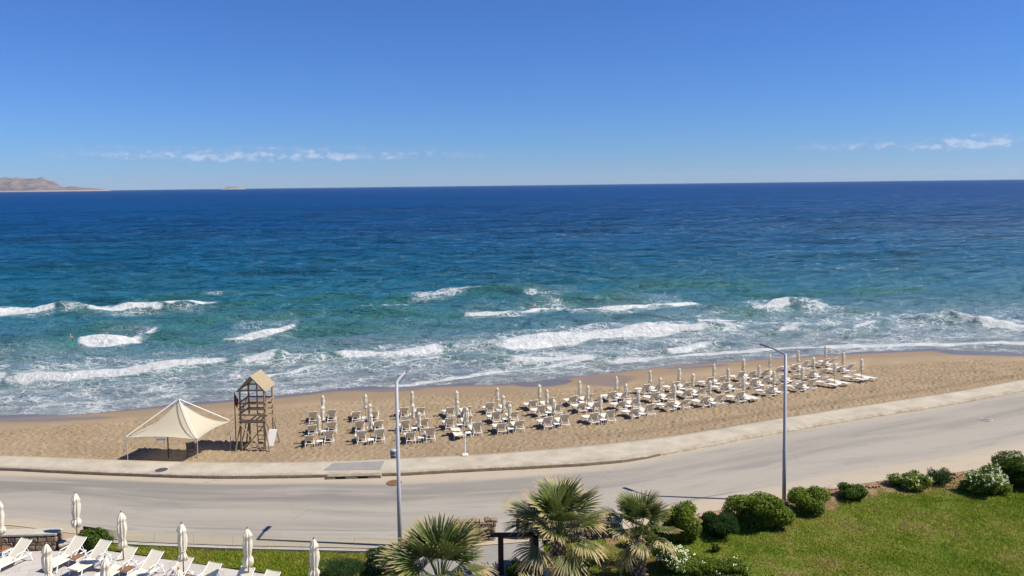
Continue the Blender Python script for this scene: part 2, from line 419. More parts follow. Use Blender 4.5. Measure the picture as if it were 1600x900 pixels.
def mat_sand():
    t = NT('sand'); p = t.pos(); wet = t.attr('wet'); dry = t.attr('tread')
    n = t.noise(p, .35, 6, .6); f = t.noise(p, 5.0, 6, .75); g = t.noise(p, 22, 4, .7)
    c = t.ramp(n, [(.3, (.275, .207, .130)), (.55, (.328, .250, .162)), (.72, (.385, .30, .20))])
    c = t.mix(t.ramp(t.noise(t.mapping(p, (.05, .16, 1), (0, 0, R(-12))), 1.0, 4, .6), [(.4, 0), (.68, .5)]), c, (.27, .205, .135))
    c = t.mix(t.math('MULTIPLY', t.ramp(f, [(.42, 1), (.6, 0)]), .35), c, (.235, .165, .095))
    peb = t.ramp(t.math('MULTIPLY', t.ramp(t.noise(t.mapping(p, (1, 1, 1)), 9, 3, .8), [(.60, 0), (.68, 1)]), dry), [(0, 0), (1, .75)])
    c = t.mix(peb, c, (.16, .10, .055))
    damp = t.mix(f, (.215, .150, .095), (.25, .18, .115))
    c = t.mix(t.ramp(wet, [(.12, 0), (.55, 1)]), c, damp)
    c = t.mix(t.ramp(wet, [(.7, 0), (.95, 1)]), c, (.13, .105, .085))
    rough = t.ramp(wet, [(.35, .95), (.85, .28)])
    h = t.math('ADD', t.math('MULTIPLY', f, t.math('MULTIPLY_ADD', dry, .09, .004)), t.math('MULTIPLY', g, .012))
    nm = t.bump(h, 1.0, 1.0)
    return t.done(t.bsdf(c, t.math('MULTIPLY', rough, 1.0), nm, t.math('MULTIPLY_ADD', t.ramp(wet, [(.4, 0), (.9, 1)]), .5, .1)))
MAT['sand'] = mat_sand()

def mat_sea():
    t = NT('sea'); p = t.pos(); S = t.attr('offshore'); foam = t.attr('foam'); lace = t.attr('lace'); green = t.attr('green')
    ls = t.math('LOGARITHM', t.math('MAXIMUM', S, 1.0), 10.0)       # 1 m -> 0, 10 m -> 1, 100 m -> 2, 10 km -> 4
    wig = t.noise(t.mapping(p, (.004, .018, 1), (0, 0, R(-14))), 1.0, 5, .6)
    l2 = t.math('MULTIPLY', t.math('ADD', ls, t.math('MULTIPLY_ADD', wig, .7, -.35)), .25)
    c = t.ramp(l2, [(0.0, (.150, .155, .145)), (.22, (.120, .165, .175)), (.34, (.058, .142, .170)), (.43, (.016, .112, .165)), (.52, (.001, .084, .175)),
                    (.64, (.0, .062, .190)), (.80, (.0, .050, .180)), (1, (.0, .045, .165))])
    gcol = (.028, .118, .100)
    aer = t.math('MULTIPLY', lace, t.ramp(t.noise(t.mapping(p, (.22, .5, 1), (0, 0, R(-14))), 1.0, 4, .6), [(.34, .08), (.66, .75)]))
    c = t.mix(green, c, gcol)
    c = t.mix(t.math('MULTIPLY', aer, .62), c, (.34, .42, .44))      # water milky with fine bubbles behind the breakers
    # choppy little waves: finer near the beach, fading with distance into broader streaks
    rot = (0, 0, R(-14))
    b1 = t.noise(t.mapping(p, (.55, 1.25, 1), rot), 1.0, 5, .62, .5)
    b2 = t.noise(t.mapping(p, (.13, .34, 1), rot), 1.0, 5, .62, .4)
    b3 = t.noise(t.mapping(p, (.030, .085, 1), rot), 1.0, 5, .6, .4)
    far = t.ramp(t.math('MULTIPLY', ls, .25), [(.40, 0), (.62, 1)])
    far2 = t.ramp(t.math('MULTIPLY', ls, .25), [(.60, 0), (.80, 1)])
    n1 = t.bump(b1, .45, .9)
    n2 = t.bump(b2, 2.2, .9, n1)
    nm = t.bump(t.math('MULTIPLY', b3, far), 10.0, 1.0, n2)
    rough = t.math('MULTIPLY_ADD', far, .25, .10)
    spec = t.math('MULTIPLY_ADD', far, -.56, .60)
    # dark ruffled patches far out where gusts roughen the water
    gust = t.noise(t.mapping(p, (.0022, .010, 1), rot), 1.0, 4, .55)
    c = t.mix(t.math('MULTIPLY', t.ramp(gust, [(.5, 0), (.66, .45)]), far), c, (.0, .030, .105))
    # light scattered up out of the water, and the sky mirrored in wave facets (self-shadowed slopes cap the grazing mirror)
    body = t.n('ShaderNodeBsdfDiffuse', {'Color': c, 'Normal': nm}).outputs[0]
    gl = t.n('ShaderNodeBsdfGlossy', {'Color': (1, 1, 1), 'Roughness': rough, 'Normal': nm}).outputs[0]
    fr = t.n('ShaderNodeFresnel', {'IOR': 1.33, 'Normal': nm}).outputs[0]
    water = t.n('ShaderNodeMixShader', {0: t.math('MINIMUM', fr, spec), 1: body, 2: gl}).outputs[0]
    # lace foam left on the water: warped cell edges
    w = t.n('ShaderNodeTexNoise', {'Vector': p, 'Scale': .7, 'Detail': 3.0}).outputs['Color']
    wp = t.n('ShaderNodeVectorMath', {0: t.mapping(p, (.62, 1.0, 1), rot), 1: t.n('ShaderNodeVectorMath', {0: w, 'Scale': 1.6}, operation='SCALE').outputs[0]}, operation='ADD').outputs[0]
    e1 = t.vor(wp, 1.25, 'DISTANCE_TO_EDGE'); e2 = t.vor(wp, 3.1, 'DISTANCE_TO_EDGE')
    brk = t.noise(t.mapping(p, (.30, .55, 1), rot), 1.0, 5, .62)
    # thickness of the threads grows with the amount of foam
    amt = t.math('MULTIPLY', lace, t.ramp(brk, [(.32, .0), (.52, .8), (.68, 1.35)]))
    l1 = t.math('DIVIDE', t.math('SUBTRACT', t.math('MULTIPLY', amt, .17), e1), .10, clamp=True)
    l3 = t.math('DIVIDE', t.math('SUBTRACT', t.math('MULTIPLY', amt, .12), e2), .10, clamp=True)
    lacem = t.math('MULTIPLY', t.math('MAXIMUM', l1, t.math('MULTIPLY', l3, .85)), t.math('MINIMUM', t.math('MULTIPLY', lace, 3.0), .9))
    fn = t.noise(t.mapping(p, (.8, 1.3, 1), rot), 1.3, 6, .7)
    solid = t.ramp(t.math('ADD', foam, t.math('MULTIPLY_ADD', fn, 1.1, -.55)), [(.36, 0), (.72, 1)])
    fm = t.math('MAXIMUM', lacem, solid)
    fb = t.bump(t.noise(p, 2.0, 6, .75), .7, 1.0)
    fc = t.mix(t.ramp(t.noise(p, 1.3, 6, .75), [(.3, 0), (.62, 1)]), (.46, .50, .52), (.82, .82, .80))
    foamsh = t.bsdf(fc, .9, fb, .1)
    return t.done(t.n('ShaderNodeMixShader', {0: fm, 1: water, 2: foamsh}).outputs[0])
MAT['sea'] = mat_sea()
def mat_rock():
    t = NT('headland_rock'); p = t.pos()
    n = t.noise(t.mapping(p, (.006, .006, .02)), 1.0, 6, .65)
    c = t.ramp(n, [(.3, (.09, .075, .07)), (.5, (.17, .135, .12)), (.7, (.27, .22, .195))])
    low = t.ramp(t.math('MULTIPLY', t.n('ShaderNodeSeparateXYZ', {0: p}).outputs['Z'], 1 / 60.0), [(.0, 1), (.22, 1), (.34, 0)])
    c = t.mix(t.math('MULTIPLY', low, .45), c, (.5, .45, .41))
    return t.done(t.bsdf(c, .95, t.bump(n, 8.0), .1))
MAT['rock'] = mat_rock()
def mat_glass():
    t = NT('fence_glass')
    tr = t.n('ShaderNodeBsdfTransparent', {'Color': (.95, .96, .94)}).outputs[0]
    gl = t.n('ShaderNodeBsdfGlossy', {'Color': (.9, .95, .95), 'Roughness': .03}).outputs[0]
    fr = t.n('ShaderNodeFresnel', {'IOR': 1.35}).outputs[0]
    return t.done(t.n('ShaderNodeMixShader', {0: fr, 1: tr, 2: gl}).outputs[0])
MAT['glass'] = mat_glass()

# ------------------------------------------------------------------ plan of the place
SEA_Z = -1.10
PROM_Z = 0.20
beach_edge = pts([(0, 711), (75, 714), (150, 717), (230, 720), (310, 722), (450, 722), (560, 719), (620, 716), (770, 708.5), (900, 697.5), (1050, 681),
                  (1200, 655.5), (1400, 625), (1486, 612.5), (1600, 592)], PROM_Z)
kerb_edge = pts([(0, 729.5), (100, 735), (200, 739), (300, 742.5), (400, 743), (495, 741), (610, 739), (760, 731), (885, 725), (977, 718.5), (1060, 702),
                 (1200, 676), (1338, 652), (1482, 630), (1600, 607)], PROM_Z)
road_near = pts([(0, 818), (110, 833), (200, 846), (360, 852), (610, 857), (760, 852), (935, 836), (1095, 802), (1222, 780), (1287, 765), (1397, 748), (1506, 737), (1600, 718)], 0.0)
waterline = pts([(0, 652), (120, 646), (280, 632), (400, 622), (450, 618), (528, 608), (653, 603), (731, 600), (809, 599), (870, 590), (950, 581), (1000, 574), (1100, 566),
                 (1200, 559), (1338, 551), (1475, 546), (1540, 549), (1600, 553)], SEA_Z)
def curve(P, ext_l=None, ext_r=None, sm=1.2):
    P = P[np.argsort(P[:, 0])]
    l = (P[2] - P[0]); r = (P[-1] - P[-3])
    sl = l[1] / l[0] if ext_l is None else ext_l; sr = r[1] / r[0] if ext_r is None else ext_r
    P = np.vstack([[P[0, 0] - 100, P[0, 1] - 100 * sl], P, [P[-1, 0] + 120, P[-1, 1] + 120 * sr]])
    xs = np.linspace(P[0, 0], P[-1, 0], 2400); ys = np.interp(xs, P[:, 0], P[:, 1])
    k = int(max(3, sm / (xs[1] - xs[0]))) * 2 + 1
    ker = np.hanning(k + 2)[1:-1]; ker /= ker.sum()
    ys = np.convolve(np.pad(ys, k // 2, mode='edge'), ker, 'valid')
    return lambda x: np.interp(x, xs, ys)
Y_BEACH = curve(beach_edge, .04, .35, 3); Y_KERB = curve(kerb_edge, .04, .38, 3)
Y_ROAD = curve(road_near, .3, .42, 2); Y_WATER = curve(waterline, -.02, .12, 2)
SHORE = R(13)
def sand_z(x, y):
    x = np.asarray(x, float); y = np.asarray(y, float)
    yb = Y_BEACH(x); yw = Y_WATER(x)
    s = (y - yb) / (yw - yb)
    z0 = -.52 + .60 * sstep(-9, 4, x)
    body = z0 + (-.72 - z0) * sstep(0, .72, s)
    end = -.72 + (SEA_Z + .72) * np.clip((s - .62) / .38, 0, 9)
    return np.where(s < .62, body, np.minimum(body, end))

# large ground sheet under everything
g = MB(); g.box((0, -140, -.9), (700, 380, .1)); g.build('ground', MAT['ground'], kind='structure')

# road
xs = np.arange(-62, 95, .5)
vv = np.linspace(-.02, 1.0, 22)
yk, yr = Y_KERB(xs), Y_ROAD(xs)
X = np.repeat(xs[None], len(vv), 0); Yg = yk[None] + (yr - yk)[None] * vv[:, None]
Z = 0 + .03 * np.sin(np.clip(vv, 0, 1) * math.pi)[:, None] + .012 * (fbm(X * .3, Yg * .6, 3) - .5)
m = grid_mesh('road', X[::-1], Yg[::-1], Z[::-1])
V2 = np.repeat(vv[::-1][:, None], len(xs), 1)
fattr(m, 'across', V2); fattr(m, 'along', X[::-1])
link('road', m, MAT['road'], kind='structure')

# promenade slab with its weathered kerb
xs = np.arange(-62, 95, .3)
yk = Y_KERB(xs) + .10 * (fbm(xs * .8, xs * 0 + 5, 21) - .5) + np.where(xs > 8, .28 * (fbm(xs * .9, xs * 0, 22, 5) - .5), 0)
yb = Y_BEACH(xs)
kz = PROM_Z - .05 * sstep(6, 16, xs) - np.where(xs > 6, .16 * np.clip(fbm(xs * 1.3, xs * 0 + 2, 23) - .42, 0, 1), 0)
rows = []
def prow(y, z, a): rows.append((y, z, np.full_like(xs, a)))
prow(yk - .03, np.full_like(xs, -.12), -.2)
prow(yk - .03, kz - .07, -.1)
prow(yk, kz - .02, -.02)
prow(yk + .06, kz, 0.0)
for a in (.1, .25, .45, .65, .85): prow(yk + (yb - yk) * a, PROM_Z - .05 * sstep(6, 16, xs) * (1 - a) + .012 * (fbm(xs * .7, xs * 0 + a * 30, 31) - .5), a)
prow(yb, PROM_Z + 0 * xs, 1.0); prow(yb + .02, xs * 0 - .9, 1.0)
Yg = np.array([r[0] for r in rows]); Z = np.array([r[1] for r in rows]); A = np.array([r[2] for r in rows])
m = grid_mesh('promenade', np.repeat(xs[None], len(rows), 0), Yg, Z, smooth=False)
fattr(m, 'across', A)
m.materials.append(MAT['promenade']); m.materials.append(MAT['kerb_face'])
nq = len(xs) - 1; mi = np.zeros(len(m.polygons), np.int32); mi[:nq * 2] = 1; mi[:nq * 2][np.tile(xs[:-1] > 9, 2)] = 0
m.polygons.foreach_set('material_index', mi)
link('promenade', m, None, kind='structure')

# beach
xs = np.concatenate([np.arange(-62, -40, .5), np.arange(-40, 60, .125), np.arange(60, 110, .5)])
sv = np.concatenate([np.linspace(0, 1.05, 190), np.linspace(1.08, 2.2, 14)])
yb = Y_BEACH(xs) - .05; yw = Y_WATER(xs)
X = np.repeat(xs[None], len(sv), 0); Yg = yb[None] + (yw - yb)[None] * sv[:, None]
Z = sand_z(X, Yg)
Sg = sv[:, None] + 0 * X
dist_w = (yw[None] - Yg) * .97
edge = 3.6 + 3.2 * (fbm(X * .12, X * 0, 41) - .5) + 1.2 * (fbm(X * .5, Yg * .5, 43) - .5)
edge = np.where(X < -8, np.minimum(edge + .8, 4.6), edge + 2.2 * sstep(0, 12, X))
tread = sstep(0, 2.0, dist_w - edge)
Z += tread * (.06 * (fbm(X * 1.4, Yg * 1.4, 44, 3) - .5) + .05 * (fbm(X * .4, Yg * .4, 45, 3) - .5))
# footprints: scattered pits with a pushed-up rim
fp = np.zeros_like(Z)
for sc, amp, sd in ((.38, .095, 51), (.56, .095, 52), (.28, .06, 53)):
    gx, gy = X / sc, Yg / sc; ix, iy = np.floor(gx), np.floor(gy)
    for dx in (-1, 0, 1):
        for dy in (-1, 0, 1):
            hx = hsh(ix + dx, iy + dy, sd); hy = hsh(ix + dx, iy + dy, sd + 100); hz = hsh(ix + dx, iy + dy, sd + 200)
            d2 = (gx - ix - dx - hx) ** 2 + (gy - iy - dy - hy) ** 2
            fp += (hz > .45) * amp * (-np.exp(-d2 / .07) + .42 * np.exp(-(np.sqrt(d2) - .48) ** 2 / .02))
Z += fp * tread
# raked track along the promenade on the right, and a berm
track = np.exp(-((Sg - .13) / .035) ** 2) * sstep(-6, 6, X)
Z -= .10 * track; Z += .10 * np.exp(-((Sg - .055) / .03) ** 2) * sstep(2, 12, X)
Z[0] = np.minimum(Z[0], PROM_Z - .03)
wet = np.clip(1.15 - dist_w / (1.3 + 1.5 * fbm(X * .1, X * 0 + 9, 61)), 0, 1)
wet = np.maximum(wet, .42 * sstep(6.0, 2.2, dist_w + 3 * (fbm(X * .15, Yg * .15, 62) - .5)))
def patch(u, v, rx, ry, a, w):
    global wet
    c = at(u, v, -.95)
    d = np.sqrt(((X - c.x) * math.cos(a) + (Yg - c.y) * math.sin(a)) ** 2 / rx ** 2 + (-(X - c.x) * math.sin(a) + (Yg - c.y) * math.cos(a)) ** 2 / ry ** 2)
    wet = np.maximum(wet, w * sstep(1.15, .8, d + .5 * (fbm(X * .5, Yg * .5, 63) - .5)))
patch(612, 607, 3.6, 1.0, .05, .8); patch(945, 594, 3.0, 2.8, .5, .74); patch(850, 597, 3.0, 1.6, .3, .95); patch(1090, 572, 4, .9, .2, .8)
patch(420, 613, 5, 1.5, .1, .95); patch(1560, 548, 8, 3.0, -.05, .95); patch(60, 655, 6, 1.0, 0, .8)
wet = np.maximum(wet, .27 * np.exp(-((Sg - .075) / .045) ** 2) * sstep(-2, 8, X))
wrack = np.exp(-((dist_w - edge - .5 + .8 * (fbm(X * .6, Yg * .6, 66) - .5)) / .22) ** 2) * sstep(.42, .6, fbm(X * .9, Yg * .9, 67)) * sstep(10, 20, X)
wet = np.maximum(wet, .55 * wrack)
m = grid_mesh('beach', X, Yg, Z)
fattr(m, 'wet', wet); fattr(m, 'tread', tread)
link('beach', m, MAT['sand'], kind='structure')

# ------------------------------------------------------------------ sea
rr = [44.0]
while rr[-1] < 30000:
    r = rr[-1]
    rr.append(r + (0.27 if r < 125 else min(.27 * (r / 125) ** 1.55, r * .02)))
rr = np.array(rr); th = np.radians(np.linspace(-48, 48, 900))
RRg, TH = np.meshgrid(rr, th, indexing='ij')
X = RRg * np.sin(TH); Yg = RRg * np.cos(TH)
dr = np.gradient(rr)[:, None] + 0 * TH
S = (Yg - Y_WATER(X)) * math.cos(SHORE)
cs, sn = math.cos(SHORE), math.sin(SHORE)
AL = X * cs + Yg * sn                 # along the shore
AC = -X * sn + Yg * cs                # seaward
Z = np.zeros_like(X)
rw = np.random.default_rng(11)
shelf = sstep(-1, 22, S)
for i in range(46):
    lam = 1.6 * (26 / 1.6) ** rw.random()
    k = 2 * math.pi / lam
    ang = rw.normal(0, .42 if lam < 8 else .20)
    amp = .0175 * lam ** .80 * (.7 + .6 * rw.random())
    if lam > 12: amp *= .55
    kx, ky = k * math.sin(ang), -k * math.cos(ang)
    fade = np.exp(-(dr * 3.2 / lam) ** 2)
    gate = .35 + .65 * shelf
    ph = kx * AL + ky * AC + rw.random() * 6.28
    Z += amp * fade * gate * (np.sin(ph) + .22 * np.cos(2 * ph))
for lam, amp, ang, ph0 in ((13.0, .26, .04, .3), (10.4, .20, -.07, 2.1), (17.0, .20, .10, 4.4)):
    k = 2 * math.pi / lam; ph = k * (math.sin(ang) * AL - math.cos(ang) * AC) + ph0 + 2.2 * (fbm(AL * .018, AC * .03, int(lam), 3) - .5)
    w = np.sin(ph); Z += amp * (w + .35 * np.cos(2 * ph) * -1) * np.exp(-(dr * 3.2 / lam) ** 2) * sstep(10, 34, S) * (.35 + 1.1 * fbm(AL * .03, AC * .05, 77, 2))
Z *= sstep(-3, 6, S) * .9 + .1
foam = np.zeros_like(X); lace = np.zeros_like(X); green = np.zeros_like(X)
near = RRg < 260
e_n = fbm(X * .55, Yg * .55, 71, 4) - .5; e_n2 = fbm(X * .16, Yg * .16, 72, 3) - .5
warp = fbm(AL * .07, AC * .07, 73, 2) - .5

def breaker(poly, hgt, front=1.2, back=.6, fo=1.0, wid=1.5, ext=7.0, gr=.8, trail=.6, edge=.55):
    """a spilling wave: steep face to the beach, foam on crest and face, lace trailing behind it"""
    front *= .78; back *= .78; hgt *= 1.12
    P = [at(u, v, SEA_Z) for u, v in poly]
    a = np.array([[p.x * cs + p.y * sn, -p.x * sn + p.y * cs] for p in P]); a = a[np.argsort(a[:, 0])]
    al0, al1 = a[0, 0], a[-1, 0]
    I = np.nonzero(near & (AL > al0 - ext - 3) & (AL < al1 + ext + 3) & (AC > a[:, 1].min() - 14) & (AC < a[:, 1].max() + 20))
    al, acr, en, en2 = AL[I], AC[I], e_n[I], e_n2[I]
    slope0 = (a[-1, 1] - a[0, 1]) / max(al1 - al0, .1)
    ac = np.interp(al, a[:, 0], a[:, 1])
    ac = ac + np.where(al < al0, (al - al0) * slope0 * .5, 0) + np.where(al > al1, (al - al1) * slope0 * .5, 0) + warp[I] * 1.6 * min(1, hgt * 2)
    d = acr - ac                             # + seaward of the crest
    inl = sstep(al0 - ext, al0, al) * sstep(al1 + ext, al1, al)
    prof = np.where(d < 0, np.exp(-(d / (wid * .62)) ** 2), np.exp(-(d / (wid * 1.7)) ** 2))
    fend = sstep(al0 - 1.2, al0 + 1.8, al + 3 * en) * sstep(al1 + 1.2, al1 - 1.8, al + 3 * en)
    f = sstep(-front - .35, -front + .25, d + edge * 2 * en) * sstep(back + .8, back - .3, d + edge * 3 * en)
    Z[I] += hgt * prof * inl * (1 + .5 * en2) + .2 * f * fend * hgt * en * (fo > 0)
    foam[I] = np.maximum(foam[I], fo * f * fend)
    lace[I] = np.maximum(lace[I], trail * fend * sstep(-front - 3.0, -front + .2, d) * sstep(11, 1, d))
    g = gr * inl * (1 - fend * (fo > 0)) * np.exp(-((d + wid * .3) / (wid * 1.1)) ** 2)
    green[I] = np.maximum(green[I], np.maximum(g, .5 * gr * inl * np.exp(-((d + wid * .8) / (wid * .9)) ** 2)))

# far line of breakers
breaker([(-60, 500), (0, 497), (95, 492)], .75, 1.8, 1.4)
breaker([(140, 494), (200, 491), (260, 489)], .55, 1.1, .5)
breaker([(262, 488), (335, 484)], .5, .7, .6, ext=10)
breaker([(122, 540), (180, 537), (235, 527)], .80, 2.0, 1.0, ext=9, wid=1.9)
breaker([(352, 530), (410, 526), (465, 519)], .55, 1.0, .7, ext=12)
breaker([(0, 598), (120, 592), (250, 582), (354, 572)], .55, 1.3, .8, ext=2.5, trail=.9)
breaker([(-200, 606), (0, 598)], .55, 1.3, .8, trail=.9)
breaker([(382, 571), (432, 567)], .5, 1.2, .8, ext=2.0)
breaker([(385, 598), (440, 588), (495, 578)], .18, .5, .4, wid=.9, ext=3, gr=.2, fo=.85)
breaker([(640, 471), (700, 466), (752, 458)], .45, .6, .8, fo=.55, ext=14, trail=.9)
breaker([(560, 497), (600, 494), (640, 487)], .60, .4, .8, fo=.50, ext=16, trail=.9)
breaker([(832, 468), (875, 470), (925, 464)], .65, 1.1, .9, ext=12, trail=.9)
breaker([(730, 501), (790, 500), (830, 496), (890, 484)], .55, .8, .8, ext=9, trail=.8)
breaker([(880, 492), (940, 493), (990, 489), (1050, 484), (1095, 477)], .55, .9, .9, ext=9, trail=.9)
breaker([(1090, 501), (1155, 497)], .45, .6, .6, ext=7)
breaker([(1172, 487), (1235, 482)], .50, .8, .7, ext=10, trail=.8)
breaker([(1482, 503), (1530, 509), (1600, 513), (1750, 512)], .65, 1.5, .9, ext=8, trail=.8)
breaker([(780, 545), (870, 533), (950, 525), (1030, 520), (1110, 516)], .50, 1.6, 1.9, wid=1.9, ext=4, trail=1.0)
breaker([(520, 562), (610, 556), (705, 545)], .38, .9, .7, wid=1.1, ext=5, trail=1.0)
breaker([(600, 571), (660, 565), (700, 559)], .25, .4, .3, wid=.9, ext=5, fo=.75, gr=.6)
breaker([(790, 569), (850, 566), (940, 561)], .35, 1.0, .8, wid=1.2, ext=5, trail=1.0)
breaker([(1042, 550), (1080, 544), (1112, 538)], .40, 1.0, .8, wid=1.2, ext=4)
breaker([(1335, 519), (1370, 513)], .35, .5, .5, ext=5)
breaker([(1215, 520), (1280, 512)], .25, .6, .8, fo=.6, ext=5)
breaker([(60, 422), (110, 421)], .5, .0, .3, fo=0, ext=25, wid=2.4, gr=.2, trail=0)
breaker([(320, 466), (350, 463)], .4, .2, .6, fo=.5, ext=20, wid=2.0, trail=.8)
breaker([(94, 492), (141, 494)], .45, .2, .3, fo=.45, ext=3, trail=.7)
breaker([(705, 546), (785, 543)], .35, .5, .5, fo=.6, wid=1.1, ext=4, trail=.9)
breaker([(430, 567), (520, 563)], .30, .4, .4, fo=.55, wid=1.0, ext=4, trail=.9)
breaker([(1110, 517), (1180, 512), (1240, 508)], .35, .5, .5, fo=.55, wid=1.2, ext=5, trail=.9)
breaker([(1240, 483), (1330, 486)], .4, .3, .4, fo=.5, ext=6, trail=.9)
breaker([(1380, 505), (1482, 504)], .4, .4, .4, fo=.5, ext=5, trail=.9)
# unbroken green swells further out
for (u0, v0, u1, v1) in ((180, 520, 330, 512), (480, 520, 560, 517), (760, 462, 820, 459), (620, 498, 730, 493), (20, 450, 180, 447), (360, 508, 620, 500), (870, 478, 960, 474),
                         (1010, 452, 1150, 448), (380, 478, 520, 472), (1250, 402, 1500, 396), (500, 412, 700, 408), (150, 437, 330, 434), (900, 440, 1060, 436), (1180, 462, 1420, 456)):
    breaker([(u0, v0), (u1, v1)], .72 if v0 > 451 else .6, fo=0, ext=10, wid=2.4, gr=.7 if v0 > 451 else .18, trail=0)
# swash along the sand
def swash(poly, wdt, fo, z=.05):
    global foam, lace, Z
    wdt *= .75
    P = np.array([at(u, v, SEA_Z)[:2] for u, v in poly])
    yl = np.interp(X, P[:, 0], P[:, 1], left=-1e3, right=1e3)
    d = (Yg - yl) * cs + 1.2 * e_n2
    ok = (X > P[0, 0]) & (X < P[-1, 0]) & near
    tap = sstep(P[0, 0], P[0, 0] + 3, X) * sstep(P[-1, 0], P[-1, 0] - 3, X)
    f = fo * tap * sstep(-.35, .1, d + .6 * e_n) * sstep(wdt + .7, wdt * .4, d + 1.5 * e_n)
    foam = np.where(ok, np.maximum(foam, f), foam); Z = np.where(ok, Z + z * f, Z)
swash([(575, 607), (640, 604), (740, 590), (860, 574), (950, 560)], .9, .9)
swash([(0, 640), (90, 632), (200, 625), (300, 612)], .8, .62)
swash([(930, 572), (1020, 562), (1110, 556), (1200, 549), (1340, 544), (1480, 540), (1640, 541), (1800, 541)], 2.6, .95)
swash([(300, 626), (420, 614), (500, 607), (575, 603)], .35, .55, .02)
swash([(720, 597), (800, 594), (860, 588)], .3, .5, .02)
lzone = sstep(34, 14, S + 10 * e_n2 - 5 * sstep(10, 60, X)) * (.72 + .9 * e_n2)
lzone = np.maximum(lzone, (.80 + .9 * e_n2) * sstep(13, 5, S + 5 * e_n2))
lzone = lzone * (1 - .75 * np.exp(-(((X + 14) / 16) ** 2 + ((S - 26) / 7) ** 2)))
lace = np.where(near, np.maximum(lace, lzone * (.84 + .5 * e_n)), lace)
lace = np.clip(lace, 0, 1) * sstep(-2.5, -.3, S + .9 * e_n)
# a few whitecaps out at sea
rc = np.random.default_rng(5)
for i in range(40):
    rad = 150 * (14.0) ** rc.random(); a = math.radians(rc.uniform(-40, 40))
    px_, py_ = rad * math.sin(a), rad * math.cos(a)
    i0 = np.searchsorted(rr, rad); j0 = int((a - th[0]) / (th[1] - th[0]))
    w = int(rc.uniform(.3, 1.3) / (rad * (th[1] - th[0]))); hh = 0
    foam[i0:i0 + hh + 1, max(0, j0 - w):j0 + w + 1] = rc.uniform(.35, .6)
m = grid_mesh('sea', X, Yg, Z + SEA_Z)
fattr(m, 'offshore', S); fattr(m, 'foam', foam); fattr(m, 'lace', lace); fattr(m, 'green', np.clip(green, 0, 1))
link('sea', m, MAT['sea'], kind='structure')
del X, Yg, Z, S, AL, AC, foam, lace, green, e_n, e_n2, warp, RRg, TH, dr

# ------------------------------------------------------------------ headland and islet far across the bay
def rockmass(name, u0, u1, dist, prof, depth, seed):
    n = 160; k = 26
    us = np.linspace(u0, u1, n); tt = np.linspace(0, 1, k)
    hs = np.interp(us, [p[0] for p in prof], [p[1] for p in prof]) * dist / FOC
    az_ = np.arctan((us - 800) / FOC)
    Xr = np.zeros((k, n)); Yr = np.zeros((k, n)); Zr = np.zeros((k, n))
    for j, t in enumerate(tt):
        dd = (dist + depth * t) / np.cos(az_)
        Xr[j] = dd * np.sin(az_); Yr[j] = dd * np.cos(az_)
        sh = np.sin(np.clip(t * 1.25, 0, 1) * math.pi / 2) ** .55 if t < .8 else np.cos((t - .8) / .2 * math.pi / 2)
        nz = fbm(us * .11, us * 0 + t * 9, seed, 5)
        Zr[j] = hs * sh * (.72 + .56 * nz) + SEA_Z - (4 if j in (0, k - 1) else 0)
    return link(name, grid_mesh(name, Xr, Yr, Zr, smooth=False), MAT['rock'], kind='structure')
rockmass('headland', -260, 176, 13500, [(-260, 20), (-120, 27), (-40, 22), (0, 22), (30, 23), (70, 22.5), (88, 17), (97, 9), (104, 6.5), (112, 8), (130, 6), (158, 3.5), (172, 1), (176, 0)], 2600, 3)
rockmass('islet', 346, 388, 13500, [(346, 0), (352, 2), (360, 4.5), (370, 4), (378, 2), (388, 0)], 350, 8)

# ------------------------------------------------------------------ gardens and terrace
LAWN_Z = -.06; DECK_Z = -.10
deck_a = at(96, 850, DECK_Z); deck_b = at(470, 905, DECK_Z)
dk = (deck_b - deck_a).normalized()
q0 = deck_a - dk * 45; q1 = deck_b + dk * 9
dn = Vector((-dk.y, dk.x, 0))
mb = MB(); mb.add([q0, q1, q1 - dn * 26, q0 - dn * 26], [(0, 3, 2, 1)]); mb.build('terrace', MAT['deck'], kind='structure')

def lawn_grid(name, xa, xb, ylow, yhigh, step=.22):
    xs = np.arange(xa, xb, step); n = int((np.max(yhigh(xs) - ylow(xs))) / step) + 2
    vv = np.linspace(0, 1, n); yl, yh = ylow(xs), yhigh(xs)
    X = np.repeat(xs[None], n, 0); Y = yl[None] + (yh - yl)[None] * vv[:, None]
    Z = LAWN_Z + .10 * (fbm(X * .35, Y * .35, 81, 3) - .5) + .05 * (fbm(X * 2.2, Y * 2.2, 82, 3) - .5)
    Z = np.maximum(Z, DECK_Z + .02)
    link(name, grid_mesh(name, X, Y, Z), MAT['lawn'], kind='structure')
def deck_line(x): return deck_a.y + (x - deck_a.x) * dk.y / dk.x
la0, la1 = at(108, 850, LAWN_Z).x, 1.2
lawn_grid('lawn', la0, -4.5, lambda x: np.maximum(deck_line(x), 26), lambda x: Y_ROAD(x) - .42)
PATH_X0, PATH_X1 = at(757, 870, 0).x, at(838, 870, 0).x
lawn_grid('lawn', 1.0, 60, lambda x: 24 + 0 * x, lambda x: Y_ROAD(x) - .5)
